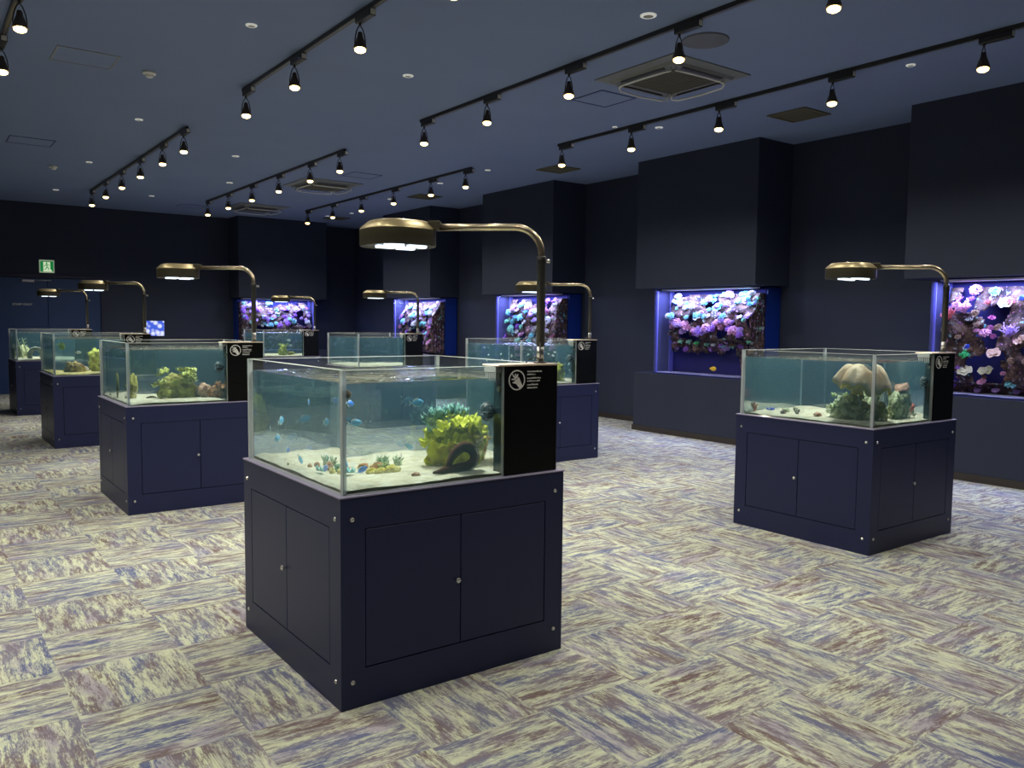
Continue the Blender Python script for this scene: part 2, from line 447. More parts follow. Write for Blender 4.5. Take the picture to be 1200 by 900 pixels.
# double door
fr = struct(MB().box(DX0-.06, DX0, YB-.03, YB+.1, 0, DZ+.06).box(DX1, DX1+.06, YB-.03, YB+.1, 0, DZ+.06).box(DX0, DX1, YB-.03, YB+.1, DZ, DZ+.06), 'trim_%d' % (trim+1), M_DOORFR, 'dark blue frame around the double door')
mid = (DX0+DX1)/2
doors = []
for i, (a, b_) in enumerate(((DX0+.004, mid-.004), (mid+.004, DX1-.004))):
    d = struct(MB().bbox(a, b_, YB+0.005, YB+0.055, 0.008, DZ-.008, 0.003), 'door_%d' % (i+1), M_DOOR, 'deep blue %s leaf of the double door' % ('left' if i == 0 else 'right'))
    doors.append(d)
    hx = b_-.07 if i == 0 else a+.07
    h = MB().tube([(hx, YB+.005, 1.02), (hx, YB-.045, 1.02), (hx+(-.12 if i == 0 else .12), YB-.045, 1.02)], 0.010, 8).lathe([(.028, -.008), (.028, 0)], 16, (hx, YB+.006, 1.02), axis='y')
    h.build('door_handle', M_STEEL, d)
# closer arm on the left leaf
MB().bbox(1.98, 2.20, YB-.05, YB+.005, 2.26, 2.31, .004).tube([(2.19, YB-.06, 2.30), (2.50, YB-.06, 2.305)], 0.012, 8).build('door_closer', mat('closer_grey', (.45, .45, .48), .35, metal=.7), doors[0])
fc = bpy.data.curves.new('door_sign', 'FONT'); fc.body = 'STAFF ONLY'; fc.size = 0.062; fc.extrude = 0.0015; fc.align_x = 'CENTER'
tmp = bpy.data.objects.new('tmp', fc); COL.objects.link(tmp)
dg = bpy.context.evaluated_depsgraph_get(); me = bpy.data.meshes.new_from_object(tmp.evaluated_get(dg))
bpy.data.objects.remove(tmp)
me.materials.clear(); me.materials.append(M_WHITE)
so = bpy.data.objects.new('door_lettering', me); COL.objects.link(so); so.parent = doors[0]
so.rotation_euler = (pi/2, 0, 0); so.location = (1.98, YB+0.0035, 1.79)
so['label'] = 'small white lettering reading STAFF ONLY'

# ------------------------------------------------------------------ ceiling tracks and spots
def track(x, y0, y1, label):
    mb = MB().box(x-.018, x+.018, y0, y1, CEIL-.034, CEIL, 0)
    mb.box(x-.006, x+.006, y0+.01, y1-.01, CEIL-.0345, CEIL-.030, 1)
    o = mb.build('ceiling_track', [M_TRACK, mat('track_slot', (.12, .11, .08), .4)])
    return tag(o, label, 'lighting track', 'black ceiling lighting tracks')
NEAR_Y = [8.39, 7.12, 5.83, 4.52, 3.20, 1.95]
FAR_Y = [16.72, 15.46, 14.19, 12.94, 11.68, 10.66]
# spot prototype, origin on the ceiling, box runs towards -y
def spot_proto():
    r = thing('track_spotlight', (0, 0, 0), '', 'spotlight')
    mb = MB().bbox(-.026, .026, -.25, -.005, -.086, -.034, .004)
    mb.build('adapter', M_TRACK, r)
    MB().bbox(-.020, .020, -.256, -.250, -.078, -.040, .002).build('adapter_end_cap', M_TRACKW, r)
    yk = MB()
    yk.tube([(0, -.04, -.085), (0, -.04, -.105)], .010, 8)
    for s_ in (-1, 1):
        yk.tube([(0, -.04, -.100), (.020*s_, -.04, -.125), (.036*s_, -.04, -.170), (.043*s_, -.04, -.215), (.044*s_, -.04, -.245)], .0045, 6)
    yk.build('yoke', M_TRACK, r)
    sh = MB().lathe([(.012, -.150), (.018, -.158), (.022, -.185), (.034, -.215), (.047, -.250), (.052, -.272), (.049, -.272), (.044, -.252)], 20, (0, -.04, 0), cap=False)
    sh.lathe([(.0, -.149), (.012, -.150)], 20, (0, -.04, 0), cap=False)
    s_o = sh.build('lamp_shade', mat('spot_shade', (.05, .035, .025), .45), r)
    MB().lathe([(.001, -.262), (.030, -.266), (.043, -.276), (.040, -.290), (.024, -.300), (.001, -.303)], 16, (0, -.04, 0), cap=False).build('bulb', M_BULB, r)
    return r
proto_spot = spot_proto()
index_children()
ld = bpy.data.lights.new('spot_light', 'SPOT'); ld.energy = SPOT_W; ld.color = (1.0, 0.92, 0.78)
ld.spot_size = radians(150); ld.spot_blend = 0.55; ld.shadow_soft_size = 0.045
order = ['first from the camera', 'second from the camera', 'third from the camera', 'fourth from the camera', 'fifth from the camera', 'sixth from the camera', 'seventh from the camera']
TR = [(-1.30, 'unseen leftmost'), (0.75, 'leftmost'), (2.85, 'left'), (4.90, 'middle'), (6.95, 'right')]
first = True
for ti, (x, nm) in enumerate(TR):
    for seg, ysl in (('near', NEAR_Y), ('far', FAR_Y)):
        if ti < 2 and seg == 'far': continue
        y1 = max(ysl)+.07; y0 = min(ysl)-(.25 if seg == 'near' else .16)
        if ti < 2: y1 = 8.42
        track(x, y0, y1, 'black %s ceiling lighting track, %s run%s' % (nm, seg, '' if ti == 0 else ''))
        yl = sorted(ysl) if seg == 'near' else sorted(ysl)
        if ti < 2: yl = [1.75, 3.02, 4.3, 5.6, 6.92, 8.20]
        for k, y in enumerate(yl):
            s = proto_spot if first else dup(proto_spot)
            first = False
            s.location = (x, y+.04, CEIL)
            s['label'] = 'warm spotlight on %s run of %s ceiling track, %s' % (seg, nm, order[k])
            s['group'] = 'warm spotlights on the ceiling tracks'
            lo = bpy.data.objects.new('spot_light', ld); COL.objects.link(lo)
            lo.parent = s; lo.location = (0, -.04, -.31)

# ------------------------------------------------------------------ ceiling fittings
def disc(x, y, r, label, name='ceiling_downlight', cat='ceiling fitting'):
    o = MB().lathe([(r, 0), (r, -.006), (r*.8, -.011), (r*.62, -.011)], 20, (0, 0, 0), mi=0, cap=False).lathe([(r*.62, -.010), (r*.3, -.006), (.001, -.006)], 20, (0, 0, 0), mi=1, cap=False).build(name, [mat('downlight_white', (.8, .8, .76), .5, emit=(1, 1, .92), es=.30), mat('disc_centre', (.35, .35, .33), .5)])
    o.location = (x, y, CEIL); tag(o, label, cat, 'small round white ceiling fittings')
for x, y, r, l in [(2.30, 6.62, .045, 'small white ceiling disc left of the near left track'),
                   (3.93, 7.03, .050, 'white ceiling disc between the near left and near middle tracks'),
                   (4.60, 4.56, .062, 'largest white ceiling disc, above the ceiling air conditioner'),
                   (2.31, 10.5, .045, 'white ceiling disc just before the far left track'),
                   (2.33, 13.8, .045, 'tiny white ceiling disc left of the middle of the far left track'),
                   (3.90, 11.95, .050, 'white ceiling disc left of the near end of the far middle track'),
                   (4.56, 14.3, .055, 'white ceiling disc beside the middle of the far middle track'),
                   (2.34, 17.15, .050, 'farthest white ceiling disc near the far left corner'),
                   (3.89, 16.8, .050, 'white ceiling disc between the far ends of the left and middle tracks'),
                   (7.28, 3.97, .040, 'white ceiling disc right of the near right track, closest to the camera'),
                   (7.28, 7.0, .048, 'white ceiling disc beside the far end of the near right track'),
                   (6.85, 7.30, .030, 'tiny white ceiling disc behind a spotlight of the near right track'),
                   (7.28, 10.55, .045, 'white ceiling disc right of the near end of the far right track'),
                   (7.35, 12.05, .048, 'white ceiling disc over the third spotlight of the far right track'),
                   (7.55, 14.2, .045, 'white ceiling disc beyond the middle of the far right track'),
                   (7.7, 17.4, .045, 'farther of two tiny white discs at the far end of the right track'),
                   (7.9, 16.6, .045, 'nearer of two tiny white discs at the far end of the right track')]:
    disc(x, y, r, l)
for x, y, l in [(1.96, 8.45, 'white smoke detector beside the near ceiling hatch'), (1.96, 14.55, 'white smoke detector on the far left of the ceiling')]:
    r = thing('smoke_detector', (x, y, CEIL), l, 'smoke detector', 'white smoke detectors')
    MB().lathe([(.060, 0), (.060, -.018), (.052, -.024)], 24).build('base', M_WHITE, r)
    MB().lathe([(.034, -.024), (.036, -.042), (.028, -.050), (.001, -.051)], 20, cap=False).build('sensor_head', M_WHITE, r)
o = MB().lathe([(.19, 0), (.19, -.010), (.18, -.014), (.001, -.014)], 36, cap=False).build('ceiling_cover_plate', mat('cover_plate', (.12, .13, .17), .7)); o.location = (5.36, 4.66, CEIL)
tag(o, 'large round navy cover plate on the ceiling beyond the air conditioner', 'cover plate')

def hatch(x0, x1, y0, y1, colr, label):
    r = thing('ceiling_hatch', ((x0+x1)/2, (y0+y1)/2, CEIL), label, 'ceiling hatch')
    w_, d_ = (x1-x0)/2, (y1-y0)/2
    t = .016
    m = mat('hatch_trim_%s' % colr, {'pale': (.20, .21, .22), 'blue': (.012, .02, .12)}[colr], .5)
    mb = MB()
    for a in ((-w_, w_, -d_, -d_+t), (-w_, w_, d_-t, d_), (-w_, -w_+t, -d_+t, d_-t), (w_-t, w_, -d_+t, d_-t)): mb.box(*a, -.005, 0)
    mb.build('frame', m, r)
    MB().box(-w_+t, w_-t, -d_+t, d_-t, -.0025, 0).build('panel', M_CEIL, r)
hatch(1.15, 1.65, 8.12, 8.6, 'pale', 'pale-edged square hatch in the near left ceiling')
hatch(1.19, 1.72, 12.45, 12.95, 'blue', 'blue-edged square hatch in the far left ceiling')
hatch(5.68, 6.16, 6.25, 6.72, 'blue', 'blue-edged square hatch beside the near ceiling air conditioner')
hatch(5.75, 6.25, 12.0, 12.45, 'blue', 'blue-edged square hatch beside the middle ceiling air conditioner')
hatch(4.62, 5.12, 17.55, 18.0, 'blue', 'blue-edged square hatch near the back wall, left of the far air conditioner')

def vent(x, y, label, s=.24):
    r = thing('ceiling_vent', (x, y, CEIL), label, 'ceiling vent', 'square olive ceiling vents')
    m = mat('vent_olive', (.12, .11, .07), .6)
    MB().box(-s, s, -s, -s+.02, -.014, 0).box(-s, s, s-.02, s, -.014, 0).box(-s, -s+.02, -s+.02, s-.02, -.014, 0).box(s-.02, s, -s+.02, s-.02, -.014, 0).build('frame', m, r)
    mb = MB()
    for k in range(14): 
        yy = -s+.03+k*(2*s-.06)/14
        mb.box(-s+.02, s-.02, yy, yy+.022, -.010, -.003)
    mb.build('louvre', m, r)
vent(8.02, 5.62, 'olive square ceiling vent over the gap between the two nearest wall aquariums')
vent(8.05, 9.8, 'olive square ceiling vent over the gap between the second and third wall aquariums')
vent(7.9, 13.5, 'olive square ceiling vent over the gap between the third and fourth wall aquariums')
vent(8.0, 17.6, 'olive square ceiling vent nearest the back right corner')

def cassette(x, y, label, s=.51):
    r = thing('ceiling_air_conditioner', (x, y, CEIL), label, 'air conditioner', 'square ceiling air conditioners')
    g = mat('cassette_grey', (.17, .18, .185), .55); dk = mat('cassette_grille', (.10, .095, .07), .7)
    mb = MB(); z = -.022
    o_, i_ = s, .30
    # sloped ring: outer flange, inner panel
    vs = []
    for rr, zz in ((o_, 0), (o_, -.010), (.41, -.020), (.39, -.045), (i_, -.048)):
        vs += [(-rr, -rr, zz), (rr, -rr, zz), (rr, rr, zz), (-rr, rr, zz)]
    fs = []
    for k in range(4):
        for e in range(4): fs.append((k*4+e, k*4+(e+1) % 4, k*4+4+(e+1) % 4, k*4+4+e))
    mb.add(vs, fs).build('face_panel', g, r)
    gm = MB().box(-i_, i_, -i_, i_, -.044, -.040)
    for k in range(18):
        yy = -i_+.01+k*(2*i_-.02)/18
        gm.box(-i_, i_, yy, yy+.018, -.052, -.046)
    gm.build('intake_grille', dk, r)
    for q in range(4):
        a = q*pi/2
        def T(px, py, pz): return (px*cos(a)-py*sin(a), px*sin(a)+py*cos(a), pz)
        fl = MB(); vs = [T(-.27, -.385, -.047), T(.27, -.385, -.047), T(.25, -.345, -.052), T(-.25, -.345, -.052)]
        vs2 = [(v[0], v[1], v[2]-.006) for v in vs]
        fl.add(vs+vs2, [(0, 1, 2, 3), (7, 6, 5, 4), (0, 4, 5, 1), (1, 5, 6, 2), (2, 6, 7, 3), (3, 7, 4, 0)])
        fl.build('air_flap', mat('flap_dark', (.02, .02, .022), .5), r)
        rl = MB().tube([T(-.30, -.33, -.050), T(-.33, -.36, -.085), T(-.27, -.395, -.095), T(0, -.41, -.098), T(.27, -.395, -.095), T(.33, -.36, -.085), T(.30, -.33, -.050)], .008, 6)
        rl.build('deflector_rail', mat('rail_white', (.80, .80, .76), .3), r)
cassette(5.90, 5.53, 'square grey ceiling air conditioner with white rails nearest the camera')
cassette(5.87, 13.45, 'square grey ceiling air conditioner in the middle of the room')
cassette(6.0, 17.05, 'square grey ceiling air conditioner nearest the back wall')

# ------------------------------------------------------------------ exit sign and wall screen
r = thing('exit_sign', (2.43, YB, 2.59), 'green and white running-man exit sign above the double door', 'exit sign')
MB().bbox(-.135, .135, -.03, 0, -.13, .13, .004).build('case', mat('sign_case', (.55, .62, .50), .5, emit=(.6, .75, .5), es=.25), r)
MB().box(-.115, .115, -.034, -.030, -.105, .100).build('green_face', mat('sign_green', (.0, .22, .05), .5, emit=(.0, .30, .06), es=.5), r)
pg = MB().box(-.065, .06, -.038, -.034, -.105, .085).add([(.06, -.038, -.105), (.10, -.038, -.105), (.06, -.038, -.05), (.06, -.034, -.105), (.10, -.034, -.105), (.06, -.034, -.05)], [(0, 1, 2), (5, 4, 3), (0, 3, 4, 1), (1, 4, 5, 2), (2, 5, 3, 0)])
pg.build('pictogram_doorway', mat('sign_white', (.7, .8, .6), .5, emit=(.75, .9, .6), es=.7), r)
man = MB().lathe([(.016, -.004), (.016, 0)], 14, (-.005, -.038, .062), axis='y')
for pts in ([(-.005, .04), (.002, -.012)], [(-.005, .035), (-.035, .015), (-.048, -.01)], [(.0, .035), (.028, .02), (.045, .03)], [(.002, -.012), (.03, -.035), (.028, -.075)], [(.002, -.012), (-.015, -.045), (-.045, -.07)]):
    man.tube([(a, -.041, b_) for a, b_ in pts], .0085, 6)
man.build('pictogram_figure', mat('sign_green', (0, 0, 0)), r)

def mat_screen():
    m, nt, N, L, b = nt_new('screen_picture')
    tc = N.new('ShaderNodeTexCoord'); vz = N.new('ShaderNodeTexVoronoi'); vz.inputs['Scale'].default_value = 9
    L.new(tc.outputs['Object'], vz.inputs['Vector'])
    rp = N.new('ShaderNodeValToRGB'); rp.color_ramp.elements[0].color = (.75, .8, 1, 1); rp.color_ramp.elements[1].color = (.05, .12, .75, 1)
    rp.color_ramp.elements[0].position = .28; rp.color_ramp.elements[1].position = .55
    L.new(vz.outputs['Distance'], rp.inputs[0]); L.new(rp.outputs[0], b.inputs['Emission Color'])
    b.inputs['Emission Strength'].default_value = 1.0; b.inputs['Base Color'].default_value = (0, 0, 0, 1)
    return m
r = thing('wall_screen', (4.465, YB, 1.335), 'small glowing blue and white screen on the back wall', 'screen')
MB().bbox(-.225, .225, -.035, 0, -.18, .18, .004).build('casing', M_BLKPL, r)
MB().box(-.21, .21, -.037, -.035, -.165, .165).build('display', mat_screen(), r)

# ------------------------------------------------------------------ display cabinets with tanks
W, H = 1.130, 0.856
TH = 0.495      # tank height
def cabinet(x, y, label):
    r = thing('display_cabinet', (x, y, 0), label, 'cabinet', 'navy aquarium cabinets')
    g = .012
    # body with a shallow rebate on each of the four faces
    mb = MB()
    bm = bmesh.new(); bmesh.ops.create_cube(bm, size=1)
    for v in bm.verts: v.co = Vector(((v.co.x+.5)*W, (v.co.y+.5)*W, (v.co.z+.5)*H))
    bm.verts.index_update(); bm.free()
    # panels: build faces as frame strips around opening
    u0, u1, z0, z1 = .105, W-.105, .156, .726
    def side(fn):
        P = lambda u, z, d: fn(u, z, d)
        us = [0, u0, u1, W]; zs = [0, z0, z1, H]
        for i in range(3):
            for j in range(3):
                if i == 1 and j == 1: continue
                mb.add([P(us[i], zs[j], 0), P(us[i+1], zs[j], 0), P(us[i+1], zs[j+1], 0), P(us[i], zs[j+1], 0)], [(0, 1, 2, 3)])
        q = [P(u0, z0, 0), P(u1, z0, 0), P(u1, z1, 0), P(u0, z1, 0), P(u0, z0, g), P(u1, z0, g), P(u1, z1, g), P(u0, z1, g)]
        mb.add(q, [(0, 4, 5, 1), (1, 5, 6, 2), (2, 6, 7, 3), (3, 7, 4, 0)])
        mb.add(q, [(4, 7, 6, 5)][:1], 1)
    side(lambda u, z, d: (u, d, z))
    side(lambda u, z, d: (d, W-u, z))
    side(lambda u, z, d: (W-u, W-d, z))
    side(lambda u, z, d: (W-d, u, z))
    mb.add([(0, 0, H), (W, 0, H), (W, W, H), (0, W, H)], [(0, 1, 2, 3)])
    mb.add([(0, 0, 0), (W, 0, 0), (W, W, 0), (0, W, 0)], [(3, 2, 1, 0)])
    mb.build('carcass', [M_CAB, M_GAP], r)
    MB().bbox(-.004, W+.004, -.004, W+.004, H-.001, H+.006, .0015).build('top_board', mat('cabinet_top_highlight', (.30, .28, .42), .35), r)  # pale lilac colour stands in for the highlight along the top edge
    gp = .004
    for f in range(2):      # the front (-y) and left (-x) faces carry the doors one can see; so do the other two
        pass
    def frame(fi):
        return [Matrix.Identity(4), Matrix.Translation((0, W, 0)) @ Matrix.Rotation(-pi/2, 4, 'Z'),
                Matrix.Translation((W, W, 0)) @ Matrix.Rotation(pi, 4, 'Z'), Matrix.Translation((W, 0, 0)) @ Matrix.Rotation(pi/2, 4, 'Z')][fi]
    for fi in range(4):
        Mx = frame(fi)
        um = .560
        for (a, b_, knob) in ((u0+gp, um-gp/2, True), (um+gp/2, u1-gp, False)):
            d = MB().bbox(a, b_, .0005, g, z0+gp, z1-gp, .0018)
            d.v = [tuple(Mx @ Vector(v)) for v in d.v]
            do = d.build('door', M_CAB, r)
            if knob:
                kx, kz = um-.020, .440
                k = MB().lathe([(.004, 0), (.004, -.006), (.0105, -.010), (.012, -.015), (.008, -.019), (.001, -.020)], 14, (kx, .001, kz), axis='y', cap=False)
                k.v = [tuple(Mx @ Vector(v)) for v in k.v]
                k.build('knob', M_STEEL, do)
        for (bx, bz) in ((.050, .768), (W-.050, .768), (.050, .108), (W-.050, .108)):
            s = MB().lathe([(.0095, 0), (.0095, -.003), (.006, -.0055), (.001, -.006)], 12, (bx, .0005, bz), axis='y', cap=False)
            s.v = [tuple(Mx @ Vector(v)) for v in s.v]
            s.build('screw', M_STEEL, r)
    return r

PT = .020     # pane thickness
IN = .018     # inset on the cabinet
FX0, FX1, FY1 = .796, 1.086, .130     # overflow box footprint
Z0 = H+.0065
def tank(x, y, label):
    r = thing('glass_tank', (x, y, Z0), label, 'aquarium tank', 'clear open-topped aquarium tanks')
    a, b_ = IN, W-IN
    def pane(x0, x1, y0, y1):
        o = MB().bbox(x0, x1, y0, y1, 0, TH, .0012)
        mi = []
        for f in o.f:
            zs = [o.v[i][2] for i in f]
            xs = [o.v[i][0] for i in f]; yy = [o.v[i][1] for i in f]
            top = min(zs) > TH-.0013 or max(zs) < .0013
            thin = (max(xs)-min(xs) < PT+.001 and max(yy)-min(yy) < .002) or (max(yy)-min(yy) < PT+.001 and max(xs)-min(xs) < .002)
            mi.append(1 if (top or thin) else 0)
        o.m = mi
        return o.build('pane', [M_ACR, M_RIM], r)
    pane(a, FX0-.001, a, a+PT)                 # front
    pane(a, a+PT, a+PT+.0005, b_-PT-.0005)     # left
    pane(a, b_, b_-PT, b_)                     # back
    pane(b_-PT, b_, FY1+.001, b_-PT-.0005)     # right
    for (sx, sy) in ((a, a), (a, b_-PT), (b_-PT, b_-PT)):
        MB().box(sx+.0015, sx+PT-.0015, sy+.0015, sy+PT-.0015, .002, TH-.002).build('corner_seam', M_SEAM, r)
    ob = MB().bbox(FX0, FX1+.014, a, FY1, 0, TH-.004, .002).build('overflow_box', M_BLACK, r)
    MB().bbox(FX0-.035, FX1+.018, a-.004, FY1+.012, TH-.004, TH+.004, .0015).build('lid', mat('lid_tan', (.50, .42, .33), .4), ob)
    cb = MB()
    for k in range(6): cb.box(FX0-.034, FX0-.031, .040+k*.014, .048+k*.014, TH-.07, TH-.005)
    cb.box(FX0-.036, FX0, .036, .125, TH-.030, TH-.006)
    cb.build('weir_comb', mat('comb_grey', (.18, .20, .20), .5), ob)
    # warning sticker
    cx, cz, rr = FX0+.068, TH-.066, .046
    st = MB(); n = 40; vs = []
    yf = a-.0008
    for k in range(n):
        an = 2*pi*k/n
        for q in (rr, rr*.87): vs.append((cx+q*cos(an), yf, cz+q*sin(an)))
    st.add(vs, [(2*k, 2*k+1, (2*k+3) % (2*n), (2*k+2) % (2*n)) for k in range(n)])
    # hand: palm and five fingers pointing up-left
    def seg(p, q, w0, w1):
        p, q = Vector((p[0], 0, p[1])), Vector((q[0], 0, q[1])); d = (q-p).normalized(); nn = Vector((-d.z, 0, d.x))
        st.add([Vector((cx, yf, cz))+v for v in (p+nn*w0, p-nn*w0, q-nn*w1, q+nn*w1)], [(0, 1, 2, 3)])
    seg((.024, -.034), (-.002, .004), .010, .016)
    for (tx, tz, w_) in ((-.022, .020, .004), (-.010, .028, .004), (.004, .027, .0038), (-.030, .004, .0038)):
        seg((0.0+tx*.2, .004+tz*.2), (tx, tz), w_, w_*.8)
    seg((-.004, -.012), (-.024, -.010), .0045, .003)
    seg((-.030, .031), (-.006, .006), .0022, .0022)
    st.build('warning_symbol', M_STICK, ob)
    tx = MB(); rr_ = random.Random(3)
    rows = [(.034, .082, .0075), (.021, .044, .006), (.004, .074, .0065), (-.009, .070, .0065), (-.026, .058, .0075), (-.040, .058, .0075)]
    for dz, ln, h in rows:
        px = cx+.058
        while px < cx+.058+ln:
            wd = rr_.uniform(.003, .007)
            hh = h*rr_.uniform(.55, 1)
            tx.add([(px, yf, cz+dz), (px+wd, yf, cz+dz), (px+wd, yf, cz+dz+hh), (px, yf, cz+dz+hh)], [(0, 1, 2, 3)])
            px += wd+.0015
    tx.build('notice_text', M_STICK, ob)
    # small intake nozzle on the box side
    MB().lathe([(.012, 0), (.012, -.010), (.006, -.012)], 14, (FX0, .055, TH-.105), axis='x').build('nozzle', mat('nozzle_brass', (.35, .32, .2), .4), ob)
    return r

def height(x, y, s, amp=.012):
    return amp*noise.noise(Vector((x*4+s, y*4, s)))+.4*amp*noise.noise(Vector((x*13, y*13, s)))
def sand(x, y, seed, label, colname='coral_sand', lo=None, amp=.014):
    n = 40; a, b_ = IN+PT+.003, W-IN-PT-.003
    mb = MB(); vs = []; base = .026
    for j in range(n+1):
        for i in range(n+1):
            px, py = a+(b_-a)*i/n, a+(b_-a)*j/n
            ed = min(i, n-i, j, n-j)
            if px > FX0-.03 and py < FY1+.03: ed = 0
            hz = base+height(px, py, seed, amp)
            vs.append((px, py, hz-(.5*hz if ed == 0 else .12*hz if ed == 1 else 0)))
    fs = []
    def inside(i, j):
        px, py = a+(b_-a)*(i+.5)/n, a+(b_-a)*(j+.5)/n
        return not (px > FX0-.004 and py < FY1+.004)
    for j in range(n):
        for i in range(n):
            if inside(i, j): k = j*(n+1)+i; fs.append((k, k+1, k+n+2, k+n+1))
    mb.add(vs, fs, 0, True)
    ring = [j*(n+1) for j in range(n, -1, -1)] + [i for i in range(1, n+1)] + [j*(n+1)+n for j in range(1, n+1)] + [n*(n+1)+i for i in range(n-1, 0, -1)]
    pts = [vs[k] for k in ring if not (vs[k][0] > FX0 and vs[k][1] < FY1)]
    sk = [(p[0], p[1], .001) for p in pts]; m_ = len(pts)
    mb.add(pts+sk, [(k+m_, (k+1) % m_+m_, (k+1) % m_, k) for k in range(m_)], 1)
    o = mb.build('sand_bed', [lo or M_SAND, M_SANDED]); o.location = (x, y, Z0)
    return tag(o, label, 'sand', 'sand beds on the tank floors', 'stuff')
def water(x, y, label, lvl=.440):
    a, b_ = IN+PT+.0015, W-IN-PT-.0015
    mb = MB()
    def q(*p, mi=0): mb.add(p, [tuple(range(len(p)))], mi)
    z0, z1 = .0008, lvl
    fx, fy = FX0-.002, FY1+.002
    q((a, a, z0), (fx, a, z0), (fx, a, z1), (a, a, z1))
    q((a, b_, z0), (a, a, z0), (a, a, z1), (a, b_, z1))
    q((b_, b_, z0), (a, b_, z0), (a, b_, z1), (b_, b_, z1))
    q((b_, fy, z0), (b_, b_, z0), (b_, b_, z1), (b_, fy, z1))
    # rippled top
    n = 44; vs = []
    for j in range(n+1):
        for i in range(n+1):
            px, py = a+(b_-a)*i/n, a+(b_-a)*j/n
            e = min(1, min(i, j, n-i, n-j)/3)
            vs.append((px, py, z1+e*(.0035*noise.noise(Vector((px*14+x, py*22, 3)))+.002*noise.noise(Vector((px*40, py*50+y, 1))))))
    fs = []
    for j in range(n):
        for i in range(n):
            px, py = a+(b_-a)*(i+.5)/n, a+(b_-a)*(j+.5)/n
            if not (px > fx and py < fy): k = j*(n+1)+i; fs.append((k, k+1, k+n+2, k+n+1))
    mb.add(vs, fs, 1, True)
    o = mb.build('water', [M_WATER, M_WTOP]); o.location = (x, y, Z0)
    return tag(o, label, 'water', 'clear water in the small tanks', 'stuff')

def tank_lamp(x, y, label):
    r = thing('aquarium_lamp', (x, y, Z0+TH+.004), label, 'aquarium lamp', 'bronze gooseneck lamps over the tanks')
    px, py = 1.045, .080
    zc = 0
    MB().lathe([(.030, 0), (.030, .006), (.019, .010)], 18, (px, py, 0)).build('mount', M_BLKPL, r)
    MB().lathe([(.0175, .010), (.0175, .085)], 18, (px, py, 0)).build('base_tube', mat('base_tube_steel', (.45, .45, .44), .3, metal=.9), r)
    MB().lathe([(.0205, .080), (.0205, .455), (.0225, .458), (.0225, .490), (.0195, .494)], 18, (px, py, 0)).build('pole', M_BLKPL, r)
    MB().lathe([(.007, 0), (.007, .018), (.009, .019), (.009, .026)], 10, (px+.020, py, .474), axis='x').build('clamp_knob', M_STEEL, r)
    # curved arm to the head
    cx, cy = .553, .553
    top = .628
    d = Vector((cx-px, cy-py, 0)); L_ = d.length; d.normalize()
    R_ = .125; pts = [Vector((px, py, .47))]
    pts.append(Vector((px, py, top-R_)))
    for k in range(1, 9):
        an = k/8*pi/2
        pts.append(Vector((px, py, top-R_+R_*sin(an)))+d*(R_*(1-cos(an))))
    pts.append(Vector((px, py, top))+d*(L_-.15))
    MB().tube(pts, .0165, 12).build('arm', M_ARM, r)
    # cable under the arm and over the lid
    cp = [p+Vector((0, 0, -.021)) if i > 9 else p for i, p in enumerate(pts)]
    cab = MB().tube([(px-.10, py-.02, .004), (px-.085, py-.03, .022), (px-.05, py-.03, .030), (px-.02, py-.025, .018), (px-.02, py-.022, .10)], .0032, 6)
    cab.build('cable', M_BLKPL, r)
    SQ = 2.7
    h = MB().lathe([(.163, -.090), (.167, -.086), (.167, -.014)], 48, (cx, cy, top), sq=SQ, cap=False)
    h.lathe([(.150, -.086), (.163, -.090)], 48, (cx, cy, top), sq=SQ, cap=False)
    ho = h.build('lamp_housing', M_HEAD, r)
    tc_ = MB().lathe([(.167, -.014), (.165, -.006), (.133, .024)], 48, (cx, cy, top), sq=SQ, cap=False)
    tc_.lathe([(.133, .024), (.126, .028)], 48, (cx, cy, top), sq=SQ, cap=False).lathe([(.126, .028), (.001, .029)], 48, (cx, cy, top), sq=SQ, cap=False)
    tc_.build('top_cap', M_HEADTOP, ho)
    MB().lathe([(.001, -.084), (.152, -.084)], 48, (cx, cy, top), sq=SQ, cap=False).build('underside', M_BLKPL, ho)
    MB().bbox(-.02, .035, -.028, .028, -.05, -.005, .004).build('arm_socket', M_HEAD, ho, loc=Vector((cx, cy, top+.035))-d*.185, rotz=math.atan2(d.y, d.x))
    for k, (ox, oy) in enumerate(((-.065, -.085), (.060, -.075), (-.05, .03), (.065, .045))):
        MB().bbox(cx+ox-.046, cx+ox+.046, cy+oy-.018, cy+oy+.018, top-.097, top-.083, .003).build('led_strip', M_LED, ho)
    l = bpy.data.lights.get('tank_led') or bpy.data.lights.new('tank_led', 'SPOT')
    l.energy = TANK_W; l.color = (1.0, 1.0, .86); l.spot_size = radians(125); l.spot_blend = .5; l.shadow_soft_size = .07
    lo = bpy.data.objects.new('tank_led', l); COL.objects.link(lo); lo.parent = r; lo.location = (cx, cy, top-.115)
    return r

def pump(x, y, label):
    px, py, pz = FX0-.004, .085, .290
    r = thing('circulation_pump', (x+px, y+py, Z0+pz), label, 'pump', 'round pumps inside the tanks')
    MB().lathe([(.014, 0), (.016, -.018), (.030, -.026), (.040, -.040), (.041, -.060), (.032, -.075), (.014, -.082), (.001, -.083)], 22, axis='x', cap=False).build('housing', M_BLKPL, r)
    g = MB()
    for k in range(8):
        an = k*pi/4
        g.tube([(-.084, .010*cos(an), .010*sin(an)), (-.078, .030*cos(an), .030*sin(an)), (-.062, .0425*cos(an), .0425*sin(an)), (-.040, .0415*cos(an), .0415*sin(an))], .0022, 5)
    g.build('grille', mat('pump_grille', (.35, .40, .48), .3), r)
    MB().tube([(-.01, 0, .016), (-.012, .002, .06), (-.008, 0, .12), (-.004, 0, .19)], .003, 6).build('cable', M_BLKPL, r)
    return r

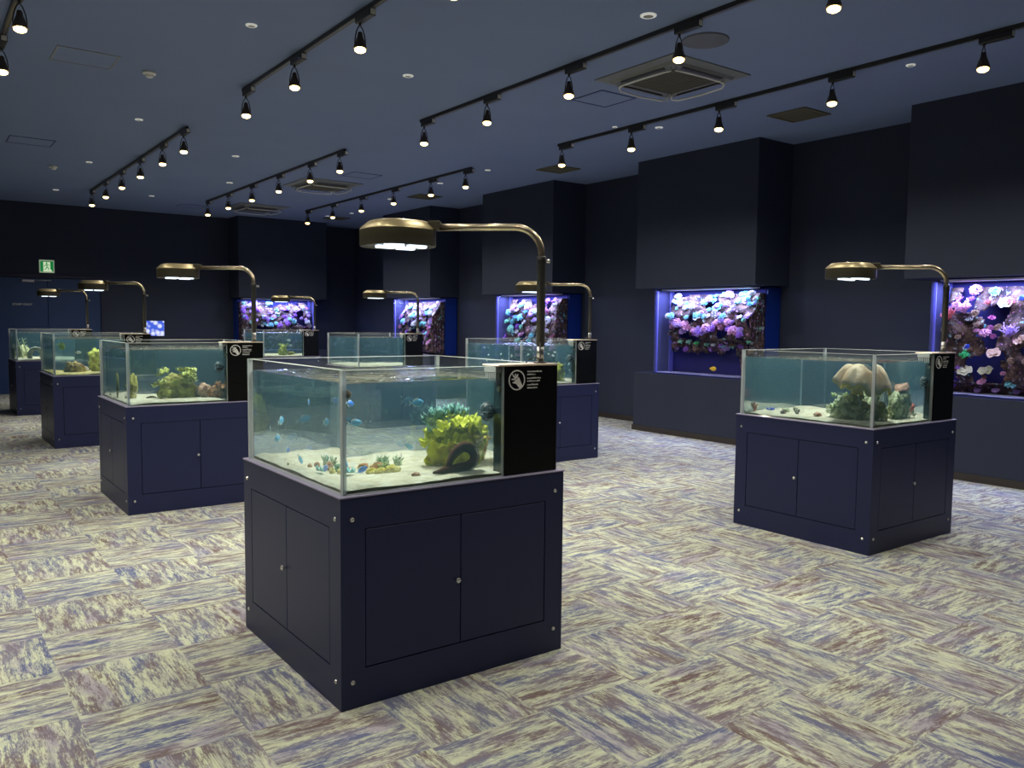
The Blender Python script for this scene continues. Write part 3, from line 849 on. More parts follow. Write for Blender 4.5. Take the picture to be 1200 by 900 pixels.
CABS = {'A': (1.3494, 2.9467, 'front cabinet nearest the camera'),
        'B': (5.2008, 2.9771, 'cabinet standing alone at the right'),
        'C': (1.3838, 6.9417, 'cabinet behind the nearest one on the left'),
        'D': (1.4080, 11.010, 'third cabinet of the left row'),
        'E': (1.4200, 15.044, 'farthest cabinet of the left row'),
        'F': (5.3155, 7.0486, 'cabinet partly hidden behind the nearest tank'),
        'G': (5.3350, 11.020, 'third cabinet of the right row'),
        'H': (5.3500, 15.000, 'farthest cabinet of the right row')}
WHERE = {'A': 'nearest the camera', 'B': 'at the right', 'C': 'second in left row', 'D': 'third in left row',
         'E': 'last in left row', 'F': 'second in right row', 'G': 'third in right row',
         'H': 'last in right row'}
c0 = cabinet(*CABS['A'][:2], 'navy cabinet with double doors, %s' % WHERE['A'])
t0 = tank(*CABS['A'][:2], 'clear square tank on the cabinet %s' % WHERE['A'])
l0 = tank_lamp(*CABS['A'][:2], 'dark lamp with top painted as lit on a bent arm over the tank %s' % WHERE['A'])
p0 = pump(*CABS['A'][:2], 'round black pump inside the tank %s' % WHERE['A'])
index_children()
A0 = Vector((CABS['A'][0], CABS['A'][1], 0))
SEED = {'A': 3.1, 'B': 9.2, 'C': 5.5, 'D': 7.7, 'E': 2.2, 'F': 4.4, 'G': 6.6, 'H': 8.8}
M_SAND_D = mat_two('yellow_sand', (0.45, 0.34, 0.10), (0.75, 0.66, 0.30), 14, 0.3, 0.6, 0.95, 0.5, 60)
for k, (x, y, _) in CABS.items():
    d = Vector((x, y, 0))-A0
    if k != 'A':
        for src, lab in ((c0, 'navy cabinet with double doors, %s'), (t0, 'clear square tank on the cabinet %s'),
                         (l0, 'dark lamp with top painted as lit on a bent arm over the tank %s'), (p0, 'round black pump inside the tank %s')):
            if src is p0 and k in 'DEGH': continue
            n = dup(src); n.location = src.location+d; n['label'] = lab % WHERE[k]
    sand(x, y, SEED[k], 'pale sand on the floor of the tank %s' % WHERE[k], lo=M_SAND_D if k == 'D' else None, amp=.03 if k == 'E' else .014)
    water(x, y, 'still water filling the tank %s' % WHERE[k])

# ------------------------------------------------------------------ sea life builders
def col_mat(name, c, rough=.7, var=.35, sc=25):
    c2 = tuple(min(1, q*(1+var)+.02) for q in c); c1 = tuple(q*(1-var) for q in c)
    return mat_two(name, c1, c2, sc, .38, .62, rough, .7, 60)
def at(k, rx, ry, rz=0.0):
    return Vector((CABS[k][0]+rx, CABS[k][1]+ry, Z0+rz))
SZ = .024      # sand level over the tank floor
def rock_mesh(seed, size=(.1, .1, .1), lobes=9, sub=3, disp=.35, fr=3.0):
    rr = random.Random(seed); mb = MB()
    mb.ico((0, 0, size[2]*.28), 1, sub, 0, (size[0]*.80, size[1]*.80, size[2]*.68), disp, fr, seed)
    for k in range(lobes):
        a = rr.uniform(0, 2*pi); q = rr.uniform(.25, .75); h = rr.uniform(.12, .85)
        s = rr.uniform(.25, .45)*(1.1-h*.4)
        mb.ico((cos(a)*q*size[0]*(1.05-h*.4), sin(a)*q*size[1]*(1.05-h*.4), h*size[2]), 1, 2, 0, (size[0]*s, size[1]*s, size[2]*s*.8), disp, fr+1, seed+k)
    # keep the underside on the sand
    mb.v = [(v[0], v[1], max(v[2], -.004)) for v in mb.v]
    return mb
def ruffle(mb, c, r, seed, mi=0, tilt=(0, 0), amp=.28, n=30, rings=5, cup=.35, waves=7):
    """a frilly plate, thick"""
    c = Vector(c); R3 = Matrix.Rotation(tilt[0], 3, 'X') @ Matrix.Rotation(tilt[1], 3, 'Y')
    vs = []
    for side in (0, 1):
        for j in range(rings+1):
            q = j/rings
            for k in range(n):
                a = 2*pi*k/n
                rr = r*q*(1+.14*noise.noise(Vector((cos(a)*1.5, sin(a)*1.5, seed))))
                z = cup*r*q*q + amp*r*q*q*sin(waves*a+seed+1.5*noise.noise(Vector((cos(a), sin(a), seed))))-(.05*r+.003)*side
                vs.append(c+R3 @ Vector((rr*cos(a), rr*sin(a), z)))
    fs = []; off = (rings+1)*n
    for j in range(rings):
        for k in range(n):
            a, b_ = j*n+k, j*n+(k+1) % n
            fs.append((a, b_, b_+n, a+n)); fs.append((off+a+n, off+b_+n, off+b_, off+a))
    for k in range(n):
        a, b_ = rings*n+k, rings*n+(k+1) % n
        fs.append((a, b_, off+b_, off+a))
    mb.add(vs, fs, mi, True)
def branches(mb, c, h, seed, n=9, rad=.006, mi=0, spread=.8, twigs=2):
    rr = random.Random(seed); c = Vector(c)
    for k in range(n):
        a = rr.uniform(0, 2*pi); s = rr.uniform(.15, spread)
        tip = c+Vector((cos(a)*s*h, sin(a)*s*h, h*rr.uniform(.6, 1)))
        midp = c.lerp(tip, .5)+Vector((rr.uniform(-.1, .1)*h, rr.uniform(-.1, .1)*h, .08*h))
        mb.tube([c, midp, tip], [rad*1.4, rad, rad*.6], 6, mi)
        for q in range(twigs):
            t = rr.uniform(.4, .9); b0 = c.lerp(tip, t)
            b1 = b0+Vector((rr.uniform(-.3, .3)*h, rr.uniform(-.3, .3)*h, rr.uniform(.12, .35)*h))
            mb.tube([b0, b1], [rad*.8, rad*.45], 5, mi)
def polyps(mb, c, r, seed, n=30, s=.28, mi=0, flat=.6):
    rr = random.Random(seed)
    for k in range(n):
        ph = pi*(3-5**.5)*k; z = 1-(k+.5)/n*1.15
        q = math.sqrt(max(0, 1-z*z))
        p = (c[0]+r*q*cos(ph), c[1]+r*q*sin(ph), c[2]+r*z*flat)
        mb.ico(p, r*s*rr.uniform(.7, 1.2), 1, mi)
def place(mb, name, mats, loc, label, cat, group=None, rotz=0):
    o = mb.build(name, mats); o.location = loc; o.rotation_euler = (0, 0, rotz)
    return tag(o, label, cat, group)

# fish -------------------------------------------------------------
def fish_mesh(L=.05, h=.42, wd=.16, n=10, m=14):
    mb = MB(); vs = []; fs = []
    for i in range(m+1):
        t = i/m; x = L*(.5-t*.86)
        hh = L*h*.5*(math.sin(pi*min(1, t*1.02)**.75)*.96+.05); ww = L*wd*.5*(math.sin(pi*t**.7)+.06)
        if i == 0: hh = ww = L*.012
        for k in range(n):
            a = 2*pi*k/n; vs.append((x, ww*cos(a), hh*sin(a)))
    for i in range(m):
        for k in range(n):
            a, b_ = i*n+k, i*n+(k+1) % n; fs.append((a, a+n, b_+n, b_))
    fs.append(tuple(range(n))); fs.append(tuple(reversed(range(m*n, m*n+n))))
    mb.add(vs, fs, 0, True)
    def fin(pts, mi=1):
        t = L*.010
        v = [(p[0]*L, -t, p[1]*L) for p in pts]+[(p[0]*L, t, p[1]*L) for p in pts]; q = len(pts)
        mb.add(v, [tuple(range(q)), tuple(reversed(range(q, 2*q)))]+[(k, k+q, (k+1) % q+q, (k+1) % q) for k in range(q)], mi)
    fin([(-.32, .03), (-.52, .17*h/.42), (-.48, .05), (-.44, 0), (-.48, -.05), (-.52, -.17*h/.42), (-.32, -.03)])
    fin([(.22, .44*h), (.10, .66*h), (-.12, .62*h), (-.26, .30*h), (-.20, .16*h), (.1, .34*h)])
    fin([(.02, -.42*h), (-.10, -.64*h), (-.26, -.28*h), (-.18, -.16*h)])
    fin([(.18, -.40*h), (.08, -.62*h), (.06, -.36*h)])
    for s_ in (-1, 1): mb.ico((L*.38, s_*L*wd*.33, L*.05), L*.022, 1, 2)
    return mb
def fish(name, cols, loc, L, label, cat='fish', group=None, rot=0.0, tiltz=0.0, h=.42, wd=.16):
    o = fish_mesh(L, h, wd).build(name, cols); o.location = loc; o.rotation_euler = (0, tiltz, rot)
    return tag(o, label, cat, group)
M_EYE = mat('fish_eye', (.01, .01, .01), .2)
M_FB = mat('damsel_blue', (.03, .22, .95), .35); M_FW = mat('damsel_pale', (.70, .85, .95), .4)
M_FY = mat('fish_yellow', (.85, .55, .02), .4); M_FS = mat('fish_silver', (.75, .78, .78), .3, metal=.3); M_FG = mat('fish_green_yellow', (.55, .75, .05), .4)
M_FDB = mat('fish_deep_blue', (.01, .05, .6), .4)

# ---- tank A
FG = 'small blue damselfish in the nearest tank'
for (p, rot, tl, L, lab, ms) in [
    ((.25, .60, 1.180), .6, .2, .052, 'small blue damselfish nearest the water surface, behind the left pane of the nearest tank', 0),
    ((.22, .90, 1.065), .1, -.2, .066, 'larger blue and white damselfish in the rear left of the nearest tank', 1),
    ((.16, .88, .985), 2.9, .1, .062, 'blue damselfish low in the rear left of the nearest tank', 1),
    ((.20, .80, .935), .4, -.1, .050, 'blue damselfish just above the sand in the rear left of the nearest tank', 0),
    ((.25, .70, .905), -.6, .8, .050, 'pale blue damselfish diving to the sand left of the stones in the nearest tank', 1),
    ((.245, .43, .899), -.4, -.5, .050, 'deep blue damselfish at the sand in front of the yellow stones in the nearest tank', 0),
    ((.466, .30, 1.192), .12, 0, .062, 'bright blue damselfish in open water above the yellow coral rock', 1),
    ((.190, .36, 1.115), .1, 0, .058, 'blue damselfish just behind the front vertical edge of the nearest tank', 1),
    ((.423, .30, 1.006), -.5, .6, .046, 'pale blue damselfish just left of the yellow coral rock', 1)]:
    q = Vector((CABS['A'][0]+p[0], CABS['A'][1]+p[1], p[2]))
    fish('damselfish', [M_FB if ms == 0 else mat('damsel_sky', (.14, .55, 1.0), .35), M_FW, M_EYE], q, L*1.22, lab, group=FG, rot=rot, tiltz=tl)
for (p, rot, lab) in [((.16, .98, 1.02), 1.2, 'small silvery white fish at the far left edge of the nearest tank'), ((.352, .20, .975), 1.4, 'small white upright fish above the green coral tuft in the nearest tank'),
                      ((.26, .75, 1.0), 1.2, 'tiny white fish behind the left pane, middle height of the nearest tank')]:
    q = Vector((CABS['A'][0]+p[0], CABS['A'][1]+p[1], p[2]))
    fish('white_fish', [M_FS, M_FS, M_EYE], q, .032, lab, rot=rot, tiltz=-1.0)
o = place(MB().ico((0, 0, 0), .014, 2, 0, (1, .8, 1.1), .3, 3, 1).lathe([(.012, 0), (.008, .012), (.001, .02)], 12, (0, 0, 0), cap=False), 'sea_snail', mat('snail_brown', (.30, .13, .05), .5), at('A', .06, .06, .395), 'small brown snail high on the front edge of the nearest tank', 'snail')

# yellow-green coral rock
yg = mat_two('yellow_green_coral', (.30, .24, .02), (.62, .66, .03), 12, .40, .58, .75, .9, 45)
ygr = mat_two('yellow_frill', (.55, .60, .02), (.85, .90, .08), 16, .4, .6, .6, .5, 45)
rk = thing('coral_rock', at('A', .700, .375, SZ-.006), 'large yellow-green frilled coral rock in the nearest tank', 'coral rock')
rb = rock_mesh(21, (.165, .125, .215), 16, 4, .30, 3.2).build('rock_body', yg, rk)
fr_ = MB(); rr = random.Random(5)
for k in range(34):
    a = rr.uniform(0, 2*pi); hz = rr.uniform(.105, .205); q = rr.uniform(.82, 1.05)*(1-.25*max(0, hz-.13)/.1)
    ruffle(fr_, (.150*q*cos(a), .115*q*sin(a), hz), rr.uniform(.024, .042), k*1.3, 0, (rr.uniform(.3, 1.1)*-sin(a)*1.2, rr.uniform(.3, 1.1)*cos(a)*1.2), .35, 22, 3, .5, 5)
for k in range(12):
    a = rr.uniform(0, 2*pi); q = rr.uniform(0, .7)
    ruffle(fr_, (.12*q*cos(a), .10*q*sin(a), .19+rr.uniform(-.01, .015)), rr.uniform(.025, .04), k*2.3, 0, (rr.uniform(-.4, .4), rr.uniform(-.4, .4)), .35, 22, 3, .5, 5)
fr_.build('coral_frill', ygr, rk)
tg = col_mat('sea_green_coral', (.20, .42, .38), .7, .5, 40)
mb = MB()
for k, (dx, dy, dz) in enumerate([(-.085, 0, -.004), (-.05, .01, .012), (-.015, 0, .022), (.02, .01, .028), (.055, 0, .024), (.085, .01, .012)]):
    ruffle(mb, (dx, dy, dz+.012), .040, k*3.1, 0, (rr.uniform(-.5, .3), rr.uniform(-.5, .5)), .4, 26, 4, .6, 9)
    branches(mb, (dx, dy, dz-.02), .055, 40+k, 9, .0045, 0, .7, 3)
mb.ico((0, .01, -.02), .06, 3, 0, (1.5, .8, .6), .3, 4, 3)
place(mb, 'branching_coral', tg, at('A', .645, .36, .232), 'sea-green branching coral crowning the yellow coral rock', 'coral')
orr = mat_two('orange_coral', (.55, .28, .03), (.80, .62, .10), 20, .4, .6, .7, .6, 50)
mb = MB(); branches(mb, (0, 0, 0), .13, 77, 8, .010, 0, .35, 3)
place(mb, 'finger_coral', orr, at('A', .865, .42, .03), 'orange-yellow finger coral at the right end of the yellow coral rock', 'coral')

# dark looped eel in front of the rock
pts = []
ctl = [(-.120, .0, .016), (-.085, .0, .019), (-.05, .0, .022), (0, .0, .024), (.05, 0, .028), (.082, 0, .045), (.090, .004, .075), (.072, .008, .104), (.040, .010, .116), (.005, .010, .104), (-.022, .008, .082), (-.040, .004, .055), (-.048, 0, .036)]
def cr(P, t):
    n = len(P)-1; f = t*n; i = min(int(f), n-1); f -= i
    p0, p1, p2, p3 = [Vector(P[max(0, min(n, j))]) for j in (i-1, i, i+1, i+2)]
    return .5*((2*p1)+(-p0+p2)*f+(2*p0-5*p1+4*p2-p3)*f*f+(-p0+3*p1-3*p2+p3)*f**3)
N_ = 60; pts = [cr(ctl, k/N_) for k in range(N_+1)]
def er(t):
    if t < .12: return .006+t/.12*.010
    if t < .35: return .016+.008*(t-.12)/.23
    if t < .75: return .024
    return .024-(t-.75)/.25*.012
rad = [er(k/N_) for k in range(N_+1)]
e = thing('moray_eel', at('A', .600, .115, SZ-.004), 'dark brown eel curled into a loop on the sand before the yellow coral rock', 'eel')
MB().tube(pts, rad, 14).ico(pts[0], .0065, 2, 0, (1.5, 1, 1)).build('body', mat('eel_brown', (.095, .036, .018), .75, spec=.1, noisy=.4, nscale=60), e)
MB().ico((-.112, -.012, .023), .0025, 1).ico((-.112, .012, .023), .0025, 1).build('eye', mat('eel_eye', (.4, .35, .2), .3), e)

# little stones, shells and tufts in tank A
ys_ = mat_two('yellow_stone', (.50, .42, .05), (.80, .75, .25), 30, .4, .6, .8, .6, 60)
bs_ = mat_two('brown_shell', (.25, .09, .03), (.55, .28, .12), 30, .4, .6, .6, .6, 60)
gc_ = col_mat('green_tuft', (.22, .36, .20), .8, .5, 60)
PB = 'pebbles and shells on the sand of the nearest tank'
for i, (px, py, s, m_, lab) in enumerate([
    (.30, .32, .026, ys_, 'left yellow rounded stone of the pair behind the front edge'), (.345, .30, .034, ys_, 'largest yellow rounded stone behind the front edge'),
    (.275, .38, .022, ys_, 'small yellow stone farthest from the eel'), (.335, .47, .030, bs_, 'orange-brown flat shell behind the yellow stones'),
    (.402, .150, .018, bs_, 'small brown shell lying alone left of the eel'), (.215, .56, .018, bs_, 'brown shell on open sand behind the left pane'),
    (.30, .56, .022, bs_, 'orange-brown shell beside the green tufts'), (.10, .70, .009, mat('dark_pebble', (.02, .02, .03), .6), 'tiny black pebble near the left pane')]):
    mb = MB(); mb.ico((0, 0, s*.55), s, 3, 0, (1.15, .9, .75), .22, 2.2, i*3.3)
    if m_ is bs_: mb.lathe([(s*.5, 0), (s*.3, s*.5), (.001, s*.9)], 12, (s*.5, 0, s*.4), cap=False)
    place(mb, 'sea_shell' if m_ is bs_ else 'stone', m_, at('A', px, py, SZ-.004), lab+', in the nearest tank', 'shell' if m_ is bs_ else 'stone', PB)
for i, (px, py, s, lab) in enumerate([(.40, .56, .05, 'dark green spiky coral tuft behind the yellow stones'), (.345, .40, .04, 'pale green coral tuft between the yellow stones'), (.47, .55, .045, 'green spiky coral tuft midway to the yellow coral rock')]):
    mb = MB(); branches(mb, (0, 0, 0), s, 90+i, 16, .0035, 0, .9, 2); mb.ico((0, 0, s*.25), s*.5, 2, 0, (1, 1, .7), .4, 4, i)
    place(mb, 'coral_tuft', gc_, at('A', px, py, SZ-.002), lab+', in the nearest tank', 'coral')
mb = MB(); ruffle(mb, (0, 0, .012), .03, 4.4, 0, (0, 0), .3)
place(mb, 'sea_slug', mat('slug_teal', (.10, .45, .50), .4), at('A', .18, .42, SZ), 'flat teal slug on the sand behind the front edge of the nearest tank', 'sea slug')

# ---- tank B
gr = mat_two('grey_green_rock', (.16, .20, .10), (.62, .70, .48), 16, .40, .60, .85, 1.0, 40)
ro = thing('coral_rock', at('B', .285, .33, SZ-.006), 'grey-green pitted rock beneath the peach coral in the right tank', 'rock')
rock_mesh(31, (.125, .16, .165), 14, 3, .40, 3.5).build('rock_body', gr, ro)
mb = MB(); rr = random.Random(8)
for k in range(20):
    a = rr.uniform(0, 2*pi); hz = rr.uniform(.04, .17)
    ruffle(mb, (.115*cos(a)*(1.1-hz*2.2), .15*sin(a)*(1.1-hz*2.2), hz), rr.uniform(.018, .034), k*1.9, 0, (rr.uniform(-.9, .9), rr.uniform(-.9, .9)), .4, 18, 3, .4, 5)
mb.build('encrusting_coral', mat_two('pale_green_crust', (.35, .48, .22), (.75, .82, .58), 20, .4, .6, .8, .6, 50), ro)
ro = thing('coral_rock', at('B', .585, .270, SZ-.006), 'grey-green pitted conical rock beside the overflow box of the right tank', 'rock')
rock_mesh(37, (.150, .140, .23), 16, 3, .38, 3.5).build('rock_body', gr, ro)
mb = MB()
for k in range(16):
    a = rr.uniform(0, 2*pi); hz = rr.uniform(.03, .18)
    ruffle(mb, (.145*cos(a)*(1.1-hz*2.6), .135*sin(a)*(1.1-hz*2.6), hz), rr.uniform(.016, .030), k*1.7, 0, (rr.uniform(-.9, .9), rr.uniform(-.9, .9)), .4, 18, 3, .4, 5)
mb.build('encrusting_coral', mat_two('pale_green_crust', (0, 0, 0), (0, 0, 0)), ro)
mb = MB(); ruffle(mb, (0, 0, 0), .075, 2.0, 0, (.2, -.35), .15, 28, 4, -.3, 3)
place(mb, 'plate_coral', mat_two('brown_plate', (.22, .10, .07), (.50, .30, .22), 30, .4, .6), at('B', .590, .25, .268), 'brown plate coral capping the conical rock in the right tank', 'coral')
lc = thing('leather_coral', at('B', .245, .240, .205), 'large peach leather coral with yellow rim above the left rock of the right tank', 'coral')
peach = mat_two('peach_leather', (.75, .50, .30), (.90, .72, .52), 9, .4, .6, .6, .3, 60)
ycol = mat('leather_yellow', (.85, .58, .03), .6, noisy=.3, nscale=20)
mb = MB(); mb.tube([(0, 0, .0), (.005, 0, .05), (0, 0, .10), (0, 0, .13)], [.045, .040, .055, .10], 18)
mb.build('stalk', ycol, lc)
mb = MB()
n, rings = 64, 10; vs = []
for j in range(rings+1):
    q = j/rings
    for k in range(n):
        a = 2*pi*k/n; fold = sin(4*a+.7)*.5+sin(7*a)*.35
        rr_ = .155*q*(1+.20*fold*q)
        z = .050+.145*(1-q**2.4) + .034*fold*q*q + .02*noise.noise(Vector((q*cos(a)*3, q*sin(a)*3, 2)))
        vs.append((rr_*cos(a), rr_*sin(a)*.95, z+.028*q*cos(a-2.2)))
fs = []
for j in range(rings):
    for k in range(n): fs.append((j*n+k, j*n+(k+1) % n, (j+1)*n+(k+1) % n, (j+1)*n+k))
mb.add(vs, fs, 0, True)
cap = mb.build('cap', peach, lc); so = cap.modifiers.new('thick', 'SOLIDIFY'); so.thickness = .016; so.offset = -1
rim = MB().tube([vs[rings*n+k % n] for k in range(n+1)], .012, 8); rim.build('rim', ycol, lc)
for px, py, s, m_, nm, lab, ct in [
    (.19, .52, .030, bs_, 'stone', 'brown pebble left of the left rock in the right tank', 'stone'), (.16, .80, .022, mat_two('dark_drift', (.05, .04, .03), (.2, .17, .13), 20), 'stone', 'dark twig-like pebble in the middle of the right tank', 'stone'),
    (.30, .84, .030, gr, 'stone', 'grey pebble in the rear middle of the right tank', 'stone')]:
    mb = MB(); mb.ico((0, 0, s*.5), s, 3, 0, (1.3, .9, .7), .35, 2.5, px*9); place(mb, nm, m_, at('B', px, py, SZ-.003), lab, ct)
mb = MB(); branches(mb, (0, 0, 0), .07, 12, 8, .007, 0, .5, 2)
place(mb, 'finger_coral', mat_two('salmon_coral', (.50, .20, .12), (.75, .45, .32), 30), at('B', .09, 1.02, SZ-.002), 'salmon-pink finger coral in the far left corner of the right tank', 'coral')
mb = MB(); mb.ico((0, 0, .03), .055, 3, 0, (1.2, 1, .8), .3, 3, 5)
for k in range(8): mb.ico((.04*cos(k), .04*sin(k), .045), .02, 1)
place(mb, 'soft_coral', mat_two('red_soft', (.45, .07, .08), (.70, .20, .20), 30), at('B', .88, .45, SZ+.02), 'red soft coral behind the conical rock in the right tank', 'coral')
mb = MB(); ruffle(mb, (0, 0, .014), .035, 7, 0, (0, 0), .2)
place(mb, 'giant_clam', M_FDB, at('B', .20, .93, SZ), 'small bright blue clam on the sand of the right tank', 'clam')
mb = MB(); branches(mb, (0, 0, 0), .05, 14, 8, .006, 0, .9, 2)
place(mb, 'coral_tuft', mat_two('driftwood_dark', (.03, .025, .02), (.22, .20, .17), 30), at('B', .22, .70, SZ-.002), 'dark twiggy tuft on the sand of the right tank', 'coral')
mb = MB(); ruffle(mb, (0, 0, 0), .03, 3, 0, (1.2, .3), .2); ruffle(mb, (.01, 0, -.04), .026, 6, 0, (1.2, .3), .2)
place(mb, 'plate_coral', mat('white_plate', (.80, .88, .92), .6), at('B', .235, .22, .17), 'small white plate coral under the peach coral in the right tank', 'coral')

# ---- tank C
cg = mat_two('olive_coral', (.20, .17, .03), (.50, .50, .10), 14, .42, .60, .8, .9, 40)
ro = thing('coral_rock', at('C', .455, .36, SZ-.006), 'large round olive-green coral rock in the second tank of the left row', 'coral rock')
rock_mesh(41, (.185, .13, .215), 12, 4, .20, 3).build('rock_body', cg, ro)
mb = MB()
for k in range(16):
    a = rr.uniform(0, 2*pi); hz = rr.uniform(.10, .23); q = 1-.3*max(0, hz-.15)/.1
    ruffle(mb, (.165*q*cos(a), .11*q*sin(a), hz), rr.uniform(.025, .045), k*1.9, 0, (rr.uniform(-.7, .7), rr.uniform(-.7, .7)), .35, 20, 3, .4, 5)
for k in range(4): ruffle(mb, (.04+.03*k, 0, .235), .035, k*1.1, 0, (rr.uniform(-.3, .3), rr.uniform(-.3, .3)), .35, 20, 3, .4, 5)
mb.build('coral_frill', mat_two('olive_frill', (.32, .34, .04), (.65, .72, .25), 16), ro)
mb = MB(); mb.ico((0, 0, .055), .06, 3, 0, (1, 1, 1.05), .4, 3, 8); polyps(mb, (0, 0, .06), .05, 3, 16, .3)
place(mb, 'soft_coral', mat_two('dusty_pink', (.35, .18, .12), (.60, .42, .30), 25), at('C', .665, .30, SZ-.006), 'dusty pink lumpy coral touching the round coral rock in the second left tank', 'coral')
mb = MB(); mb.ico((0, 0, .055), .06, 3, 0, (1.15, .9, 1.0), .4, 3, 18); ruffle(mb, (0.02, 0, .10), .05, 3, 0, (.4, .4), .3)
place(mb, 'shell_coral', mat_two('red_brown_coral', (.20, .07, .03), (.45, .24, .10), 25), at('C', .755, .20, SZ-.006), 'red-brown coral beside the overflow box in the second left tank', 'coral')
mb = MB(); mb.ico((0, 0, .10), .05, 3, 0, (.8, .9, 2.1), .35, 3, 28)
place(mb, 'coral_rock', cg, at('C', .15, .62, SZ-.006), 'slim olive rock in the left end of the second left tank', 'rock')
for px, py, s, lab in [(.26, .42, .026, 'left small dark stone'), (.33, .22, .024, 'small green-brown stone at the front'), (.10, .85, .022, 'small dark stone by the left pane')]:
    mb = MB(); mb.ico((0, 0, s*.4), s, 3, 0, (1.4, .9, .6), .35, 3, px*7); mb.ico((s, 0, s*.4), s*.6, 2, 0, (1, 1, .7), .35, 3, px*5)
    place(mb, 'stone', mat_two('moss_stone', (.06, .05, .02), (.25, .24, .08), 30), at('C', px, py, SZ-.003), lab+' on the sand of the second left tank', 'stone')

# ---- tank D
mb = rock_mesh(51, (.13, .10, .12), 10, 3, .45, 3.5)
place(mb, 'reef_rock', mat_two('amber_rock', (.14, .06, .02), (.62, .50, .18), 15, .4, .6, .85, .8), at('D', .29, .36, SZ-.006), 'amber and brown pitted rock in the third tank of the left row', 'rock')
mb = MB(); mb.ico((0, 0, .14), .055, 3, 0, (1, 1, 2.6), .35, 4, 3)
for k in range(12): mb.ico((.05*cos(k*2.4), .05*sin(k*2.4), .03+.021*k), .028, 2, 0, (1, 1, 1), .3, 4, k)
place(mb, 'column_coral', mat_two('lime_column', (.35, .34, .04), (.68, .72, .14), 20), at('D', .52, .50, SZ-.006), 'tall lime-yellow column coral in the third left tank', 'coral')
fish('white_fish', [M_FS, M_FS, M_EYE], at('D', .313, .30, .265), .075, 'silver-white fish in the third left tank', rot=.2)
fish('yellow_fish', [M_FG, M_FG, M_EYE], at('D', .13, .25, .345), .11, 'lime-yellow fish near the surface of the third left tank', rot=-.9, tiltz=.5, h=.7)
mb = MB(); mb.ico((0, 0, .03), .035, 2, 0, (1, 1, 1), .4, 3, 3); branches(mb, (0, 0, .02), .06, 5, 6, .006, 0, .7, 1)
place(mb, 'soft_coral', mat_two('mauve_soft', (.40, .30, .42), (.70, .65, .72), 30), at('D', .40, .40, SZ-.003), 'pale mauve coral beside the amber rock in the third left tank', 'coral')
# ---- tank E
mb = MB()
mb.tube([(-.09, 0, 0), (-.085, 0, .10), (-.05, 0, .16), (0, 0, .175), (.05, 0, .16), (.085, 0, .10), (.09, 0, 0)], [.040, .035, .032, .03, .032, .035, .04], 14)
place(mb, 'rock_arch', mat_two('pale_arch', (.35, .38, .33), (.75, .75, .62), 20), at('E', .30, .18, SZ-.006), 'pale stone arch in the last tank of the left row', 'rock')
for i, (px, py, lab) in enumerate([(.12, .22, 'left'), (.20, .30, 'right')]):
    mb = MB(); mb.tube([(0, 0, 0), (-.02, .01, .12), (-.06, .01, .26), (-.075, 0, .34)], [.012, .012, .010, .006], 8)
    for q in range(5): mb.tube([(-.02-.01*q, 0, .10+.05*q), (.015-.01*q, .01, .13+.05*q)], .004, 5)
    place(mb, 'sea_whip_coral', mat_two('pale_green_whip', (.40, .52, .30), (.72, .80, .55), 30), at('E', px, py, SZ-.004), '%s of the two tall pale green whip corals in the last left tank' % lab, 'coral')
mb = rock_mesh(55, (.14, .20, .22), 8, 3, .3, 3)
place(mb, 'reef_rock', mat_two('pale_yellow_rock', (.40, .42, .22), (.75, .75, .45), 20), at('E', .16, .78, SZ-.006), 'pale yellow rock at the left end of the last left tank', 'rock')
fish('white_fish', [M_FS, M_FS, M_EYE], at('E', .42, .12, .30), .10, 'long white fish slanting upwards in the last left tank', rot=.0, tiltz=.8, h=.3)
# ---- tank F
mb = MB(); mb.ico((0, 0, .10), .055, 3, 0, (1, 1, 1.9), .35, 4, 3)
for k in range(12): mb.ico((.05*cos(k*2.4), .05*sin(k*2.4), .02+.016*k), .028, 2, 0, (1, 1, 1), .3, 4, k)
place(mb, 'column_coral', yg, at('F', .66, .22, SZ-.006), 'yellow-green column coral beside the overflow box of the second right tank', 'coral')
mb = MB(); mb.ico((0, 0, .04), .06, 3, 0, (1.3, 1, .7), .35, 3, 9)
place(mb, 'stone', mat_two('tan_stone', (.35, .25, .12), (.6, .5, .3), 20), at('F', .12, .30, SZ-.004), 'tan stone at the front of the second right tank', 'stone')
rr = random.Random(77)
fm = fish_mesh(.045, .36, .2)
fme = fm.mesh('silver_fish', [M_FS, mat('fin_pale', (.6, .65, .7), .4), M_EYE])
for k in range(26):
    o = bpy.data.objects.new('silver_fish', fme); COL.objects.link(o)
    o.location = at('F', rr.uniform(.10, .95), rr.uniform(.18, .98), rr.uniform(.06, .40)); o.rotation_euler = (0, rr.uniform(-.4, .4), rr.uniform(0, 6.28))
    tag(o, 'one of the school of tiny silver fish in the second tank of the right row', 'fish', 'school of tiny silver fish in the second right tank')
for px, py, lab in [(.78, .30, 'left'), (.72, .42, 'right')]:
    mb = MB(); mb.ico((0, 0, .010), .014, 2, 0, (1.3, 1, .7), .3, 3, px); place(mb, 'stone', mat('dark_pebble', (0, 0, 0)), at('F', px, py, SZ-.002), '%s dark pebble beside the column coral of the second right tank' % lab, 'stone')
